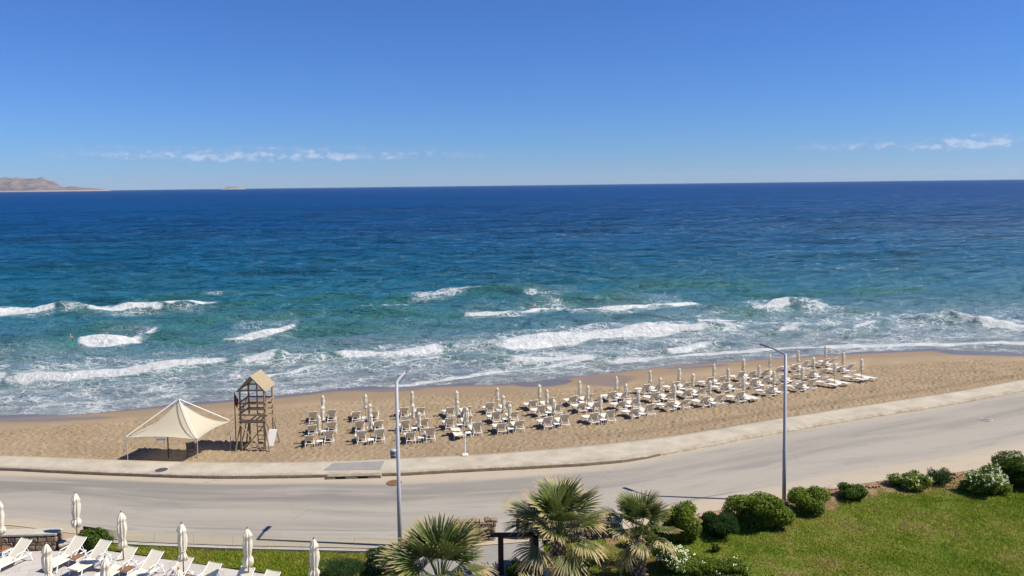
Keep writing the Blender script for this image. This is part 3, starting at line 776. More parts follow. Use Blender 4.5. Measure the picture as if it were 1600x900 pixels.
# soil border between the lawn and the road, path to the gate
xs = np.arange(4.3, 62, .3)
yl = Y_ROAD(xs) - 3.2; yh = Y_ROAD(xs) - .02
n = 12; vv = np.linspace(0, 1, n); X = np.repeat(xs[None], n, 0); Y = yl[None] + (yh - yl)[None] * vv[:, None]
Z = -.12 + .13 * vv[:, None] + .12 * (fbm(X * 1.1, Y * 1.1, 91, 4) - .5) * np.sin(vv * math.pi)[:, None]
Z = np.minimum(Z, .0)
link('flower_bed_soil', grid_mesh('flower_bed_soil', X, Y, Z), MAT['soil'], kind='structure')
pa = MB(); pa.add([(-5.2, 26, -.05), (1.3, 26, -.05), (1.3, Y_ROAD(1.3) + .1, -.03), (-5.2, Y_ROAD(-5.2) + .1, -.03)], [(0, 1, 2, 3)])
pa.build('garden_path', MAT['grey_slab'], kind='structure')

def grass(name, label, n, sampler, hmin=.05, hmax=.13):
    x, y = sampler(n); n = len(x)
    z = LAWN_Z + .10 * (fbm(x * .35, y * .35, 81, 3) - .5) + .05 * (fbm(x * 2.2, y * 2.2, 82, 3) - .5) - .01
    dens = fbm(x * .9, y * .9, 95, 4)
    h = RNG.uniform(hmin, hmax, n) * (.45 + 1.1 * dens)
    a = RNG.uniform(0, 6.28, n); w = RNG.uniform(.012, .028, n); lean = RNG.uniform(.2, .9, n) * h; la = RNG.uniform(0, 6.28, n)
    b = np.stack([x, y, z], -1); s = np.stack([np.cos(a) * w, np.sin(a) * w, 0 * w], -1)
    tp = b + np.stack([np.cos(la) * lean, np.sin(la) * lean, h], -1)
    co = np.stack([b - s, b + s, tp], 1).reshape(-1, 3)
    m = quads_mesh(name, co, np.arange(n * 3).reshape(-1, 3), k=3)
    fattr(m, 'tone', np.repeat(RNG.random(n), 3))
    link(name, m, MAT['grass_blade'], label=label, cat='grass', kind='stuff')
def samp_right(n):
    x = RNG.uniform(1.2, 36, n); y = RNG.uniform(32, 58, n)
    k = (y < Y_ROAD(x) - .55 + .3 * RNG.normal(size=n)) & (x < y * .72 + 1); return x[k], y[k]
def samp_left(n):
    x = RNG.uniform(la0, -4.6, n); y = RNG.uniform(31, 41, n)
    k = (y > deck_line(x) + .05) & (y < Y_ROAD(x) - .45); return x[k], y[k]
grass('grass', 'short green grass with brown worn patches on the right hand lawn', 420000, samp_right)
grass('grass', 'short bright green grass on the narrow lawn behind the white loungers', 170000, samp_left)

xs = np.arange(-62, at(130, 850, 0).x, .4); yh = Y_ROAD(xs) + .15; v0 = at(-60, 842, .45); v1 = at(92, 838, .45); yl = np.minimum(v0.y + (xs - v0.x) * (v1.y - v0.y) / (v1.x - v0.x), yh - .3)
n = 10; vv = np.linspace(0, 1, n); X = np.repeat(xs[None], n, 0); Y = yl[None] + (yh - yl)[None] * vv[:, None]
Z = -.07 + .062 * vv[:, None] + .05 * (fbm(X, Y, 92, 4) - .5) * np.sin(vv * math.pi)[:, None] - .03 * (vv[:, None] > .99)
link('roadside_verge', grid_mesh('roadside_verge', X, Y, Z), MAT['ground'], kind='structure')
# low lawn kerb + glass fence along the road on the left
fx0, fx1 = at(118, 850, 0).x, at(620, 857, 0).x
kb = MB(); xs = np.arange(fx0, fx1 + .4, .5); ym = Y_ROAD(xs) - .25
for i in range(len(xs) - 1):
    a_ = Vector((xs[i], ym[i], -.02)); b_ = Vector((xs[i + 1], ym[i + 1], -.02)); d_ = b_ - a_
    kb.box((a_ + b_) / 2, (d_.length, .22, .10), Matrix.Rotation(math.atan2(d_.y, d_.x), 3, 'Z'))
kb.build('low_garden_wall', MAT['concrete'], label='low pale concrete edging wall between the narrow lawn and the road', cat='wall')
fn = thing('glass_fence', 'low glass panel fence with thin posts along the road edge of lawn', 'fence')
fxs = np.linspace(fx0, fx1, 9); fys = Y_ROAD(fxs) - .25
for x, y in zip(fxs, fys): MB().tube([(x, y, .1), (x, y, .62)], .010, 6).build('post', MAT['lamp_metal'], fn)
for i in range(8):
    a_ = Vector((fxs[i], fys[i], .36)); b_ = Vector((fxs[i + 1], fys[i + 1], .36)); d_ = b_ - a_
    MB().box((a_ + b_) / 2, (d_.length - .06, .012, .44), Matrix.Rotation(math.atan2(d_.y, d_.x), 3, 'Z')).build('glass_panel', MAT['glass'], fn)

# ------------------------------------------------------------------ stone walls
def stone_meshes(n, seed):
    out = []; rs = random.Random(seed)
    for i in range(n):
        bm = bmesh.new(); bmesh.ops.create_cube(bm, size=1)
        bmesh.ops.bevel(bm, geom=bm.edges[:], offset=.16, segments=1, affect='EDGES', profile=.5)
        for v in bm.verts: v.co += Vector((rs.uniform(-.09, .09), rs.uniform(-.09, .09), rs.uniform(-.09, .09)))
        m = bpy.data.meshes.new('stone'); bm.to_mesh(m); bm.free(); m.materials.append(MAT['stone']); out.append(m)
    return out
STONES = stone_meshes(8, 4)
def stone_wall(label, A, B, z0, z1, thick, cap=None, sw=(.22, .42), sh=.2, ends=True):
    A = Vector(A); B = Vector(B); d = B - A; L = d.length; ang = math.atan2(d.y, d.x)
    w = thing('stone_wall', label, 'wall', (A.x, A.y, 0), ang)
    MB().box((L / 2, 0, (z0 + z1) / 2 - .01), (L - .04, thick - .08, z1 - z0 - .02)).build('mortar_core', MAT['mortar'], w)
    rs = random.Random(int(abs(A.x) * 100))
    z = z0
    def put(x, y, z, sx_, sy_, sz_):
        o = link('stone', rs.choice(STONES), None, w); o.location = (x, y, z); o.scale = (sx_, sy_, sz_)
        o.rotation_euler = (rs.uniform(-.06, .06), rs.uniform(-.06, .06), rs.uniform(-.05, .05))
    while z < z1 - .06:
        h = min(sh * rs.uniform(.8, 1.25), z1 - z)
        for side in (-1, 1):
            x = 0
            while x < L:
                ww = min(rs.uniform(*sw), max(L - x, .12))
                if side == -1 or True: put(x + ww / 2, side * (thick / 2 - .04) + rs.uniform(-.02, .02), z + h / 2, ww * .97, .2, h * .97)
                x += ww
        for xe in (0.04, L - .04):
            put(xe, 0, z + h / 2, .2, thick - .16, h * .97)
        z += h
    if cap: MB().box((L / 2, 0, z1 + .055), (L + .1, thick + .1, .11), bev=.02).build('coping', MAT[cap], w)
    else:
        x = 0
        while x < L:
            ww = rs.uniform(*sw); put(x + ww / 2, rs.uniform(-.05, .05), z1, ww, thick * .9, .14); x += ww
    return w
wa = at(-60, 842, .45); wb = at(92, 838, .45)
stone_wall('dark stone wall with pale concrete coping behind the left loungers', (wa.x, wa.y, 0), (wb.x, wb.y, 0), -.3, .62, .55, 'concrete')
wc = at(90, 850, .1); wd_ = at(118, 846, .1)
stone_wall('short low stone return wall beside the round shrub and loungers', (wc.x + .15, wc.y - .1, 0), (wd_.x, wd_.y, 0), -.3, .12, .5, 'concrete')
ga = at(700, 815, .95); gb = at(772, 811, .95); gc = at(828, 809, .95); gd = at(949, 806, .95)
gy = (ga.y + gd.y) / 2
stone_wall('rough brown stone wall left of the timber gate', (ga.x, ga.y, 0), (gb.x, gb.y, 0), -.15, .92, .45, None)
stone_wall('rough brown stone wall right of the timber gate behind the tall palm', (gc.x - .6, gc.y, 0), (gd.x, gd.y, 0), -.15, .92, .45, None)
# white rendered pier at the end of the wall
pr = at(960, 806, .95)
w = thing('garden_pier', 'white rendered pier at the right end of the stone wall', 'pier', (pr.x + .1, pr.y, 0), .05)
MB().box((0, 0, .42), (.55, .7, 1.14), bev=.02).build('shaft', MAT['render_white'], w)
MB().box((0, 0, 1.02), (.64, .8, .08), bev=.015).build('cap', MAT['concrete'], w)

# timber gate frame
gp0 = at(783, 897, -.05); gp1 = at(838, 897, -.05)
gt = thing('garden_gate', 'dark timber gate frame with open door between wall and palms', 'gate', (gp0.x, gp0.y, 0), 0)
gw = gp1.x - gp0.x
for x in (0, gw): MB().box((x, 0, .78), (.24, .24, 1.72), bev=.02).build('post', MAT['dark_wood'], gt)
MB().box((gw * .18, 0, 1.72), (gw + .75, .22, .14), bev=.02).build('beam', MAT['dark_wood'], gt)
dr_ = link('door_leaf', None, None, gt); dr_.location = (gw - .05, .15, .1); dr_.rotation_euler = (0, 0, R(100))
for i in range(5): MB().box((.11 + i * .2, 0, .78), (.19, .035, 1.5), bev=.006).build('plank', MAT['dark_wood'], dr_)
MB().tube([(.95, -.03, .75), (.95, -.09, .75), (.95, -.09, .9), (.95, -.03, .9)], .012, 6).build('handle', MAT['lamp_metal'], dr_)
pl = at(856, 899, 0)
w = thing('stone_pillar', 'pale squared stone pillar at the foot of the tall palm', 'pillar', (pl.x, pl.y, 0), .1)
for i in range(4): MB().box((RNG.uniform(-.02, .02), 0, -.02 + .26 * i + .12), (.38 + RNG.uniform(-.03, .03), .36, .25), bev=.03).build('block', MAT['render_white'], w)

# rubble edging along the road on the right
TST = stone_meshes(6, 9)
for mm in TST: mm.materials[0] = MAT['terracotta_stone']
rb = thing('rubble_edging', 'row of terracotta rubble stones edging the garden beside the road', 'edging')
rs = random.Random(3); x = at(1080, 806, 0).x
cnt = 0
while x < 42 and cnt < 190:
    y = Y_ROAD(x) - rs.uniform(.1, .75); s = rs.uniform(.10, .26)
    o = link('stone', rs.choice(TST), None, rb); o.location = (x, y, s * .18); o.scale = (s, s * rs.uniform(.7, 1), s * .6); o.rotation_euler = (0, 0, rs.uniform(0, 3)); x += rs.uniform(.05, .26); cnt += 1

# ------------------------------------------------------------------ storm drain, covers
d0 = at(516, 747.5, 0); d1 = at(592, 745.5, 0)
dd = d1 - d0; L = math.hypot(dd.x, dd.y)
sd_ = thing('storm_drain', 'weathered concrete storm drain with two dark openings in the kerb', 'drain', (d0.x, min(d0.y, d1.y) - .12, 0), math.atan2(dd.y, dd.x))
MB().box((L / 2, .12, .168), (L + .3, .40, .05), bev=.02).build('lid_slab', MAT['dirty_concrete'], sd_)
for xc, ww in ((L * .02, L * .19), (L * .448, L * .25), (L * .92, L * .28)): MB().box((xc, 0.09, .05), (ww, .32, .184), bev=.02).build('pier', MAT['dirty_concrete'], sd_)
MB().box((L / 2, .27, .05), (L, .04, .18)).build('back_recess', MAT['mortar'], sd_)
sl = [at(505, 735.2, PROM_Z), at(594, 734, PROM_Z), at(601, 720.5, PROM_Z), at(520, 724, PROM_Z)]
mb = MB(); zz = PROM_Z + .014
mb.add([(p.x, p.y, zz) for p in sl] + [(p.x, p.y, zz - .06) for p in sl], [(0, 1, 2, 3), (0, 4, 5, 1), (1, 5, 6, 2), (2, 6, 7, 3), (3, 7, 4, 0)])
mb.build('access_slab', MAT['grey_slab'], label='smooth grey concrete slab on the promenade behind the storm drain', cat='slab')
def cover(u, v, z, r, mat, label):
    p = at(u, v, z); w = thing('manhole_cover', label, 'manhole cover', (p.x, p.y, z), .3)
    MB().lathe([(r * 1.22, -.03), (r * 1.22, .028), (r * 1.05, .032), (r * 1.04, .02)], 20).build('rim', MAT['rust'] if mat == 'rust' else MAT['concrete'], w)
    MB().lathe([(r, -.02), (r, .034), (r * .9, .038)], 20).build('lid', MAT[mat], w)
    for a in range(3): MB().box((0, (a - 1) * r * .45, .041), (r * 1.2, .03, .008)).build('rib', MAT['dark_iron'], w)
cover(616, 754.5, .02, .36, 'rust', 'rusty manhole cover in the road below the left lamp post')
cover(252, 735, PROM_Z - .01, .36, 'dark_iron', 'dark manhole cover on the promenade below the shade tent')
cover(1541, 656, .03, .34, 'grey_slab', 'pale manhole cover in the road at the far right')

# ------------------------------------------------------------------ street lamps
def lamp(u, v, h, arm_dir, label):
    p = at(u, v, 0)
    w = thing('street_lamp', label, 'street lamp', (p.x, p.y, 0), 0, 'street lamps along the beach road')
    MB().lathe([(.105, 0), (.102, h * .35), (.092, h * .35 + .04), (.075, h)], 12).build('pole', MAT['lamp_metal'], w, smooth=True)
    MB().box((0, 0, .02), (.34, .34, .04), bev=.01).build('base_plate', MAT['lamp_metal'], w)
    for sx_ in (-1, 1):
        for sy_ in (-1, 1): MB().lathe([(.02, .03), (.02, .075)], 6, (sx_ * .13, sy_ * .13, 0)).build('bolt', MAT['lamp_metal'], w)
    a = Vector((*arm_dir, 0)).normalized()
    e = Vector((0, 0, h)) + a * 1.0 + Vector((0, 0, .26))
    MB().tube([(0, 0, h - .06), Vector((0, 0, h)) + a * .04, e], .055, 8).build('arm', MAT['lamp_metal'], w)
    hd = MB(); rot = Matrix.Rotation(math.atan2(a.y, a.x), 3, 'Z') @ Matrix.Rotation(R(-8), 3, 'Y')
    hd.box(e + a * .22 + Vector((0, 0, .02)), (.62, .24, .09), rot, .03); hdo = hd.build('lamp_head', MAT['lamp_head'], w)
    MB().box(e + a * .24 + Vector((0, 0, -.026)), (.36, .15, .012), rot).build('lens', MAT['white_plastic'], hdo)
lamp(625, 853, 7.88, (.30, 1), 'light grey street lamp rising beside the leftmost palm')
lamp(1225, 783, 7.92, (-.62, .78), 'light grey street lamp standing behind the round bushes on the right')

# ------------------------------------------------------------------ beach parasols, sunbeds, tables
def closed_parasol(H, can_len, rmax, pole_r, pole_mat, cloth_mat, seed, tuft=False, n=36, nf=8):
    """one folded parasol as prototypes of its parts: list of (name, mesh, material, subparts)"""
    rs = random.Random(seed)
    top = H; b = H - can_len
    prof = [(.010, top - .02), (rmax * .50, top - .06 * can_len), (rmax * .88, top - .17 * can_len), (rmax * .97, top - .22 * can_len), (rmax * .70, top - .245 * can_len),
            (rmax * .86, top - .36 * can_len), (rmax * .92, top - .5 * can_len), (rmax * .78, top - .64 * can_len), (rmax * .66, top - .74 * can_len)]
    if tuft: prof += [(rmax * .60, top - .77 * can_len), (rmax * .98, top - .84 * can_len), (rmax * 1.1, top - .91 * can_len), (rmax * .85, top - .98 * can_len), (rmax * .3, top - can_len)]
    else: prof += [(rmax * .55, top - .78 * can_len), (rmax * .80, top - .88 * can_len), (rmax * .98, top - .98 * can_len), (rmax * .35, top - can_len * .97)]
    V = []; F = []
    off = [(rs.uniform(-.012, .012), rs.uniform(-.012, .012)) for _ in prof]
    ph = rs.uniform(0, 6)
    for i, (r, z) in enumerate(prof):
        fl = .38 * min(1, i / 4)
        for k in range(n):
            w = 2 * math.pi * k / n
            wob = 1 + fl * math.cos(nf * w + ph + i * .10) + .14 * math.sin(3 * w + seed + i * .5)
            zz = z + (.05 * can_len * math.sin(nf * w * .5 + seed) if i >= len(prof) - 2 else 0)
            V.append((off[i][0] + r * wob * math.cos(w), off[i][1] + r * wob * math.sin(w), zz))
    for i in range(len(prof) - 1):
        for k in range(n): F.append((i * n + k, (i + 1) * n + k, (i + 1) * n + (k + 1) % n, i * n + (k + 1) % n))
    F.append(tuple(range(n)))
    can = mesh_from('canopy', V, F, True); can.materials.append(cloth_mat)
    pole = MB().tube([(0, 0, 0), (0, 0, H - .05)], pole_r, 8).mesh('pole', True); pole.materials.append(pole_mat)
    fin = MB().lathe([(pole_r * .8, H - .05), (pole_r * 1.3, H), (pole_r * .9, H + .05), (.004, H + .075)], 8).mesh('finial', True); fin.materials.append(pole_mat)
    tz = top - .745 * can_len
    tie = MB().lathe([(rmax * .74, tz - .02), (rmax * .80, tz), (rmax * .74, tz + .02)], 14).mesh('tie'); tie.materials.append(cloth_mat)
    return can, pole, fin, tie
def parasol(kit, name, label, cat, loc, group, base=None, tilt=(0, 0), rz=0, sc=1.0):
    w = thing(name, label, cat, loc, rz, group); w.rotation_euler = (tilt[0], tilt[1], rz); w.scale = (1, 1, sc)
    c = link('canopy', kit[0], None, w); link('tie', kit[3], None, c)
    link('pole', kit[1], None, w); link('finial', kit[2], None, w)
    if base: link('base', base, None, w)
    return w
BEACH_H = 2.12
KITS = [closed_parasol(BEACH_H, 1.12, .135, .019, MAT['tan_wood'], MAT['parasol'], s, n=24, nf=6) for s in (1, 2, 3, 4)]

# sunbed, origin on the ground at the middle of the bed; foot end towards +Y
BW, BL, BH = .62, 1.85, .33
def bed_kit(angle):
    hy = -.18; hl = .80                       # hinge of the backrest
    fr = MB()
    for s in (-1, 1): fr.tube([(s * BW / 2, hy - .62, BH), (s * BW / 2, .98, BH)], .021, 6)
    fr.tube([(-BW / 2, .98, BH), (BW / 2, .98, BH)], .021, 6); fr.tube([(-BW / 2, hy - .62, BH), (BW / 2, hy - .62, BH)], .021, 6)
    st = MB(); n = 5
    for i in range(n):
        pass
    seat = MB()
    V = []; F = []
    ny = 7
    for i in range(ny):
        y = hy + (.97 - hy) * i / (ny - 1); zz = BH + .022 - .028 * math.sin(math.pi * i / (ny - 1))
        for x in (-BW / 2, -BW / 6, BW / 6, BW / 2): V.append((x, y, zz - (.012 if abs(x) < .2 else 0)))
    for i in range(ny - 1):
        for k in range(3): F.append((i * 4 + k, i * 4 + k + 1, (i + 1) * 4 + k + 1, (i + 1) * 4 + k))
    b = len(V); V += [(x, y, z - .018) for x, y, z in V]; F += [tuple(i + b for i in f[::-1]) for f in F]
    seat.add(V, F)
    ca, sa = math.cos(angle), math.sin(angle)
    back = MB(); V = []; F = []; n = 5
    for i in range(n):
        l = hl * i / (n - 1)
        for x in (-BW / 2 + .01, -BW / 6, BW / 6, BW / 2 - .01):
            sag = -.02 * math.sin(math.pi * i / (n - 1)) if abs(x) < .2 else 0
            V.append((x, hy - l * ca - sag * sa, BH + .03 + l * sa + sag * ca))
    for i in range(n - 1):
        for k in range(3): F.append((i * 4 + k, i * 4 + k + 1, (i + 1) * 4 + k + 1, (i + 1) * 4 + k))
    b = len(V); V += [(x, y + .018 * sa, z - .018 * ca) for x, y, z in V]; F += [tuple(i + b for i in f[::-1]) for f in F]
    back.add(V, F)
    bf = MB(); e = (hy - hl * ca, BH + .03 + hl * sa)
    bf.tube([(-BW / 2, hy, BH + .03), (-BW / 2, e[0], e[1]), (BW / 2, e[0], e[1]), (BW / 2, hy, BH + .03)], .022, 6)
    if angle > .2:
        for s in (-1, 1): bf.tube([(s * BW * .4, hy - hl * .6 * ca, BH + hl * .6 * sa), (s * BW * .4, hy - .60, BH)], .012, 5)
    arm = []
    out = [('frame', fr.mesh('frame'), 'white_plastic'), ('seat', seat.mesh('seat'), 'sling'), ('backrest', back.mesh('backrest'), 'sling'), ('backrest_frame', bf.mesh('backrest_frame'), 'white_plastic')]
    for (x, y, dx, dy) in ((-1, -.62, 0, -.08), (1, -.62, 0, -.08), (-1, .75, 0, .08), (1, .75, 0, .08)):
        l = MB().tube([(x * (BW / 2 - .01), y, BH), (x * (BW / 2 + .01), y + dy, 0)], [.026, .021], 6).mesh('leg'); out.append(('leg', l, 'white_plastic'))
    for n_, me, mt in out: me.materials.append(MAT[mt])
    return out
BEDS = [bed_kit(R(a)) for a in (50, 42, 56, 3)]
for kk in BEDS[1:]:
    for i in range(4, 8): kk[i] = BEDS[0][i]
    kk[1] = BEDS[0][1]
def sunbed(kit, label, loc, rz, group):
    w = thing('sunbed', label, 'sunbed', loc, rz, group)
    for n_, me, mt in kit: link(n_, me, None, w)
    return w
tt_ = MB().box((0, 0, .36), (.42, .42, .03), bev=.012).mesh('table_top'); tt_.materials.append(MAT['white_plastic'])
tl = [MB().tube([(sx_ * .17, sy_ * .17, .345), (sx_ * .19, sy_ * .19, 0)], .016, 6).mesh('leg') for sx_ in (-1, 1) for sy_ in (-1, 1)]
for me in tl: me.materials.append(MAT['white_plastic'])

ORD = ['first', 'second', 'third', 'fourth', 'fifth', 'sixth', 'seventh', 'eighth', 'ninth', 'tenth', 'eleventh', 'twelfth', 'thirteenth', 'fourteenth', 'fifteenth']
TOPS = [  # parasol tips in the photograph, back row, middle row, front row
    ((504, 614), (503, 631), (498, 645)), ((570, 613), (576, 627), (578, 643)), ((643, 608), (645, 627), (655, 640)), ((713, 607), (715, 622), (729, 633)),
    ((776, 602), (787, 614), (795, 627)), ((843, 597), (854, 605), (865, 620)), ((905, 591), (918, 599), (938, 614)), ((963, 585), (978, 596), (998, 606)),
    ((1016, 575), (1032, 586), (1053, 596)), ((1060.7, 572), (1082, 580), (1109, 591)), ((1115, 565), (1138.5, 572), (1162.6, 585)), ((1162, 557), (1185, 567), (1209, 576)),
    ((1202.5, 551.6), (1228, 561), (1254, 570)), ((1247, 544), (1272, 555), (1304, 564)), ((1290, 538), (1317, 547), (1347, 557))]
rs = random.Random(21)
BED_RZ = R(11)
for ci, colm in enumerate(TOPS):
    for ri, (u, v) in enumerate(colm):
        z = -.5
        for _ in range(6):
            p = at(u, v, z + BEACH_H + .05); z = float(sand_z(p.x, p.y))
        z -= .02
        row = ('back', 'middle', 'front')[ri]; cn_ = ORD[ci]
        where = f'in the {row} row, {cn_} column from the lifeguard tower'
        parasol(KITS[rs.randrange(4)], 'beach_parasol', f'closed cream beach parasol {where}', 'parasol', (p.x, p.y, z - .05), 'closed beach parasols',
                None, (rs.uniform(-.025, .025), rs.uniform(-.03, .03)), rs.uniform(0, 6), 1)
        rz = BED_RZ + rs.uniform(-.05, .05) + .023 * ci
        ax = Vector((math.cos(rz), math.sin(rz), 0)); ay = Vector((-math.sin(rz), math.cos(rz), 0))
        for side, nm_ in ((-1, 'left'), (1, 'right')):
            c = Vector((p.x, p.y, 0)) + ax * side * (.66 + rs.uniform(-.05, .05)) + ay * (.10 + rs.uniform(-.12, .12))
            flat = (ci, ri) in ((13, 2), (14, 2)) and ((ci == 13) or side < 0)
            kit = BEDS[3] if (ci == 13 and ri == 2) or rs.random() < .05 else BEDS[rs.randrange(3)]
            sunbed(kit, f'cream sunbed {nm_} of its parasol {where}', (c.x, c.y, float(sand_z(c.x, c.y)) - .015), rz + rs.uniform(-.06, .06), 'cream sunbeds set out on the beach')
        c = Vector((p.x, p.y, 0)) - ay * .42 + ax * rs.uniform(-.05, .05)
        w = thing('side_table', f'small white table under the parasol {where}', 'table', (c.x, c.y, float(sand_z(c.x, c.y)) - .015), rz, 'small white beach tables')
        link('table_top', tt_, None, w)
        for me in tl: link('leg', me, None, w)

# ------------------------------------------------------------------ shade tent
TZ = -.55
cor = [at(198, 684, 1.42), at(308, 687, 1.42), at(359, 659, 1.42)]
A_, B_, C_ = cor
D_ = A_ + (C_ - B_)
cen = (A_ + C_) / 2; tz0 = float(sand_z(cen.x, cen.y))
tent = thing('shade_tent', 'cream peaked canvas shade tent with outer struts beside the lifeguard tower', 'tent', (cen.x, cen.y, 0))
loc = [Vector((p.x - cen.x, p.y - cen.y, 1.42)) for p in (A_, B_, C_, D_)]
apex = Vector((0, 0, 3.30)); ring = .10
V = []; F = []; nu, nv = 12, 14
for s in range(4):
    a, b = loc[s], loc[(s + 1) % 4]; base = len(V)
    for i in range(nv + 1):
        t = i / nv
        for k in range(nu + 1):
            q = k / nu; e = a.lerp(b, q)
            sagin = .05 * math.sin(math.pi * q)
            e = e * (1 - sagin * 1.0) if False else Vector((e.x * (1 - sagin), e.y * (1 - sagin), e.z + .10 * math.sin(math.pi * q)))
            up_ = Vector((e.x * .03, e.y * .03, apex.z - .12))
            zc = e.z + (up_.z - e.z) * t ** 1.75
            V.append((e.x + (up_.x - e.x) * t, e.y + (up_.y - e.y) * t, zc))
    for i in range(nv):
        for k in range(nu):
            j = base + i * (nu + 1) + k; F.append((j, j + 1, j + nu + 2, j + nu + 1))
cm = mesh_from('canopy', V, F, True)
cano = link('canopy', cm, MAT['tent'], tent)
for s in range(4):
    a = loc[s]
    seam = []
    for i in range(11):
        t = i / 10; up_ = Vector((a.x * .03, a.y * .03, apex.z - .12))
        seam.append((a.x + (up_.x - a.x) * t, a.y + (up_.y - a.y) * t, a.z + (up_.z - a.z) * t ** 1.75 + .012))
    MB().tube(seam, .022, 5).build('seam', MAT['concrete'], cano)
    gz = float(sand_z(cen.x + a.x, cen.y + a.y)) - .1
    MB().tube([(a.x, a.y, gz), (a.x * 1.0, a.y, 1.5)], .026, 8).build('post', MAT['lamp_metal'], tent)
    MB().tube([(a.x * 1.01, a.y * 1.01, 1.5), (a.x * .02, a.y * .02, apex.z + .10)], .028, 8).build('strut', MAT['white_metal'], tent)
    ed = [(a.lerp(loc[(s + 1) % 4], q)) for q in np.linspace(0, 1, 9)]
    ed = [(e.x * (1 - .05 * math.sin(math.pi * q)), e.y * (1 - .05 * math.sin(math.pi * q)), e.z + .1 * math.sin(math.pi * q)) for e, q in zip(ed, np.linspace(0, 1, 9))]
    MB().tube(ed, .018, 5).build('hem', MAT['concrete'], cano)
MB().lathe([(.06, 3.12), (.06, 3.42), (.02, 3.5), (.012, 3.72)], 8).build('finial', MAT['lamp_metal'], tent)
dp = at(257, 718, -.4)
MB().tube([(dp.x - cen.x, dp.y - cen.y + .6, -.75), (dp.x - cen.x, dp.y - cen.y + .6, 1.65)], .045, 8).build('middle_post', MAT['dark_iron'], tent)
sg = at(252, 686, 1.40)
MB().box((sg.x - cen.x, sg.y - cen.y - .04, 1.40), (.62, .03, .14)).build('name_plate', MAT['lamp_metal'], tent)
# dark folding chair under the tent
cp = at(297, 716, -.5)
fc = thing('folding_chair', 'dark folding chair standing under the shade tent', 'chair', (cp.x, cp.y + .25, float(sand_z(cp.x, cp.y + .25))), R(35))
MB().box((0, 0, .40), (.5, .46, .03), bev=.01).build('seat', MAT['dark_iron'], fc)
MB().box((0, .27, .72), (.5, .03, .45), Matrix.Rotation(R(-14), 3, 'X'), .01).build('backrest', MAT['dark_iron'], fc)
for sx_ in (-1, 1):
    MB().tube([(sx_ * .26, -.28, 0), (sx_ * .26, .34, .98)], .018, 6).build('leg', MAT['dark_iron'], fc)
    MB().tube([(sx_ * .24, .30, 0), (sx_ * .24, -.25, .6)], .018, 6).build('leg', MAT['dark_iron'], fc)

# ------------------------------------------------------------------ lifeguard tower
tcx, tcy = -17.45, 53.4
tw = thing('lifeguard_tower', 'tan timber lifeguard tower with pitched roof, railings and ladder', 'tower', (tcx, tcy, 0), R(-2))
gz = float(sand_z(tcx, tcy)) - .1
HX, HY = .82, .80; PLT = 1.46; EAVE = 3.62
for sx_ in (-1, 1):
    for sy_ in (-1, 1):
        MB().tube([(sx_ * HX, sy_ * HY, gz), (sx_ * HX, sy_ * HY, EAVE)], .065, 7).build('post', MAT['tan_wood'], tw)
        MB().tube([(sx_ * (HX + .36), sy_ * (HY + .25), gz), (sx_ * (HX - .02), sy_ * HY, PLT - .1)], .05, 7).build('splayed_leg', MAT['tan_wood'], tw)
for i in range(9): MB().box((-HX - .02 + (2 * HX + .04) * (i + .5) / 9, 0, PLT + .02), (.17, 2 * HY + .2, .035)).build('floor_plank', MAT['tan_wood'], tw)
for z in (PLT - .07, PLT + .42, PLT + .80, PLT + 1.20, EAVE - .08):
    for sy_ in (-1, 1): MB().box((0, sy_ * (HY + .07), z), (2 * HX + .24, .045, .10)).build('rail', MAT['tan_wood'], tw)
    for sx_ in (-1, 1): MB().box((sx_ * (HX + .07), 0, z + .012), (.045, 2 * HY + .2, .10)).build('rail', MAT['tan_wood'], tw)
MB().tube([(-HX, -HY - .12, PLT - .2), (HX, -HY - .16, gz)], .045, 6).build('brace', MAT['tan_wood'], tw)
MB().tube([(HX, -HY + .16, PLT - .2), (-HX, -HY + .2, gz)], .04, 6).build('brace', MAT['tan_wood'], tw)
MB().tube([(HX + .12, -HY, PLT - .2), (HX + .14, HY, gz)], .04, 6).build('brace', MAT['tan_wood'], tw)
MB().tube([(-HX - .12, HY, PLT - .2), (-HX - .14, -HY, gz)], .04, 6).build('brace', MAT['tan_wood'], tw)
for sx_ in (-1, 1): MB().tube([(sx_ * .28, HY + .1, PLT), (sx_ * .28, HY + .1, EAVE)], .045, 6).build('post', MAT['tan_wood'], tw)
for sx_ in (-1, 1): MB().tube([(sx_ * (HX + .1), -HY, PLT + .1), (sx_ * (HX + .1), HY, PLT + 1.2)], .035, 6).build('brace', MAT['tan_wood'], tw)
ld = link('ladder', None, None, tw)
for sx_ in (-1, 1): MB().tube([(sx_ * .22 + .12, HY * .55, gz), (sx_ * .22 + .12, HY * .2, PLT + .1)], .035, 6).build('rail', MAT['tan_wood'], ld)
for i in range(7):
    t = (i + .6) / 7.2; y = HY * (.55 - .35 * t); z = gz + (PLT + .1 - gz) * t
    MB().tube([(-.12, y, z), (.36, y, z)], .026, 6).build('rung', MAT['tan_wood'], ld)
RX = .98; RZ0 = 3.50; RZ1 = 4.52
rf = link('roof', None, None, tw)
for sx_ in (-1, 1):
    sl_ = math.hypot(RX, RZ1 - RZ0); ang = math.atan2(RZ1 - RZ0, RX)
    rot = Matrix.Rotation(sx_ * ang, 3, 'Y')
    for i in range(6):
        t = (i + .5) / 6
        c = Vector((sx_ * RX * (1 - t), 0, RZ0 + (RZ1 - RZ0) * t))
        MB().box(c, (sl_ / 6 * 1.06, 2.05, .03), rot).build('board', MAT['roof_board'], rf)
    for sy_ in (-1, 1):
        MB().tube([(sx_ * (RX - .04), sy_ * .92, RZ0 - .07), (0, sy_ * .92, RZ1 - .09)], .04, 6).build('rafter', MAT['tan_wood'], rf)
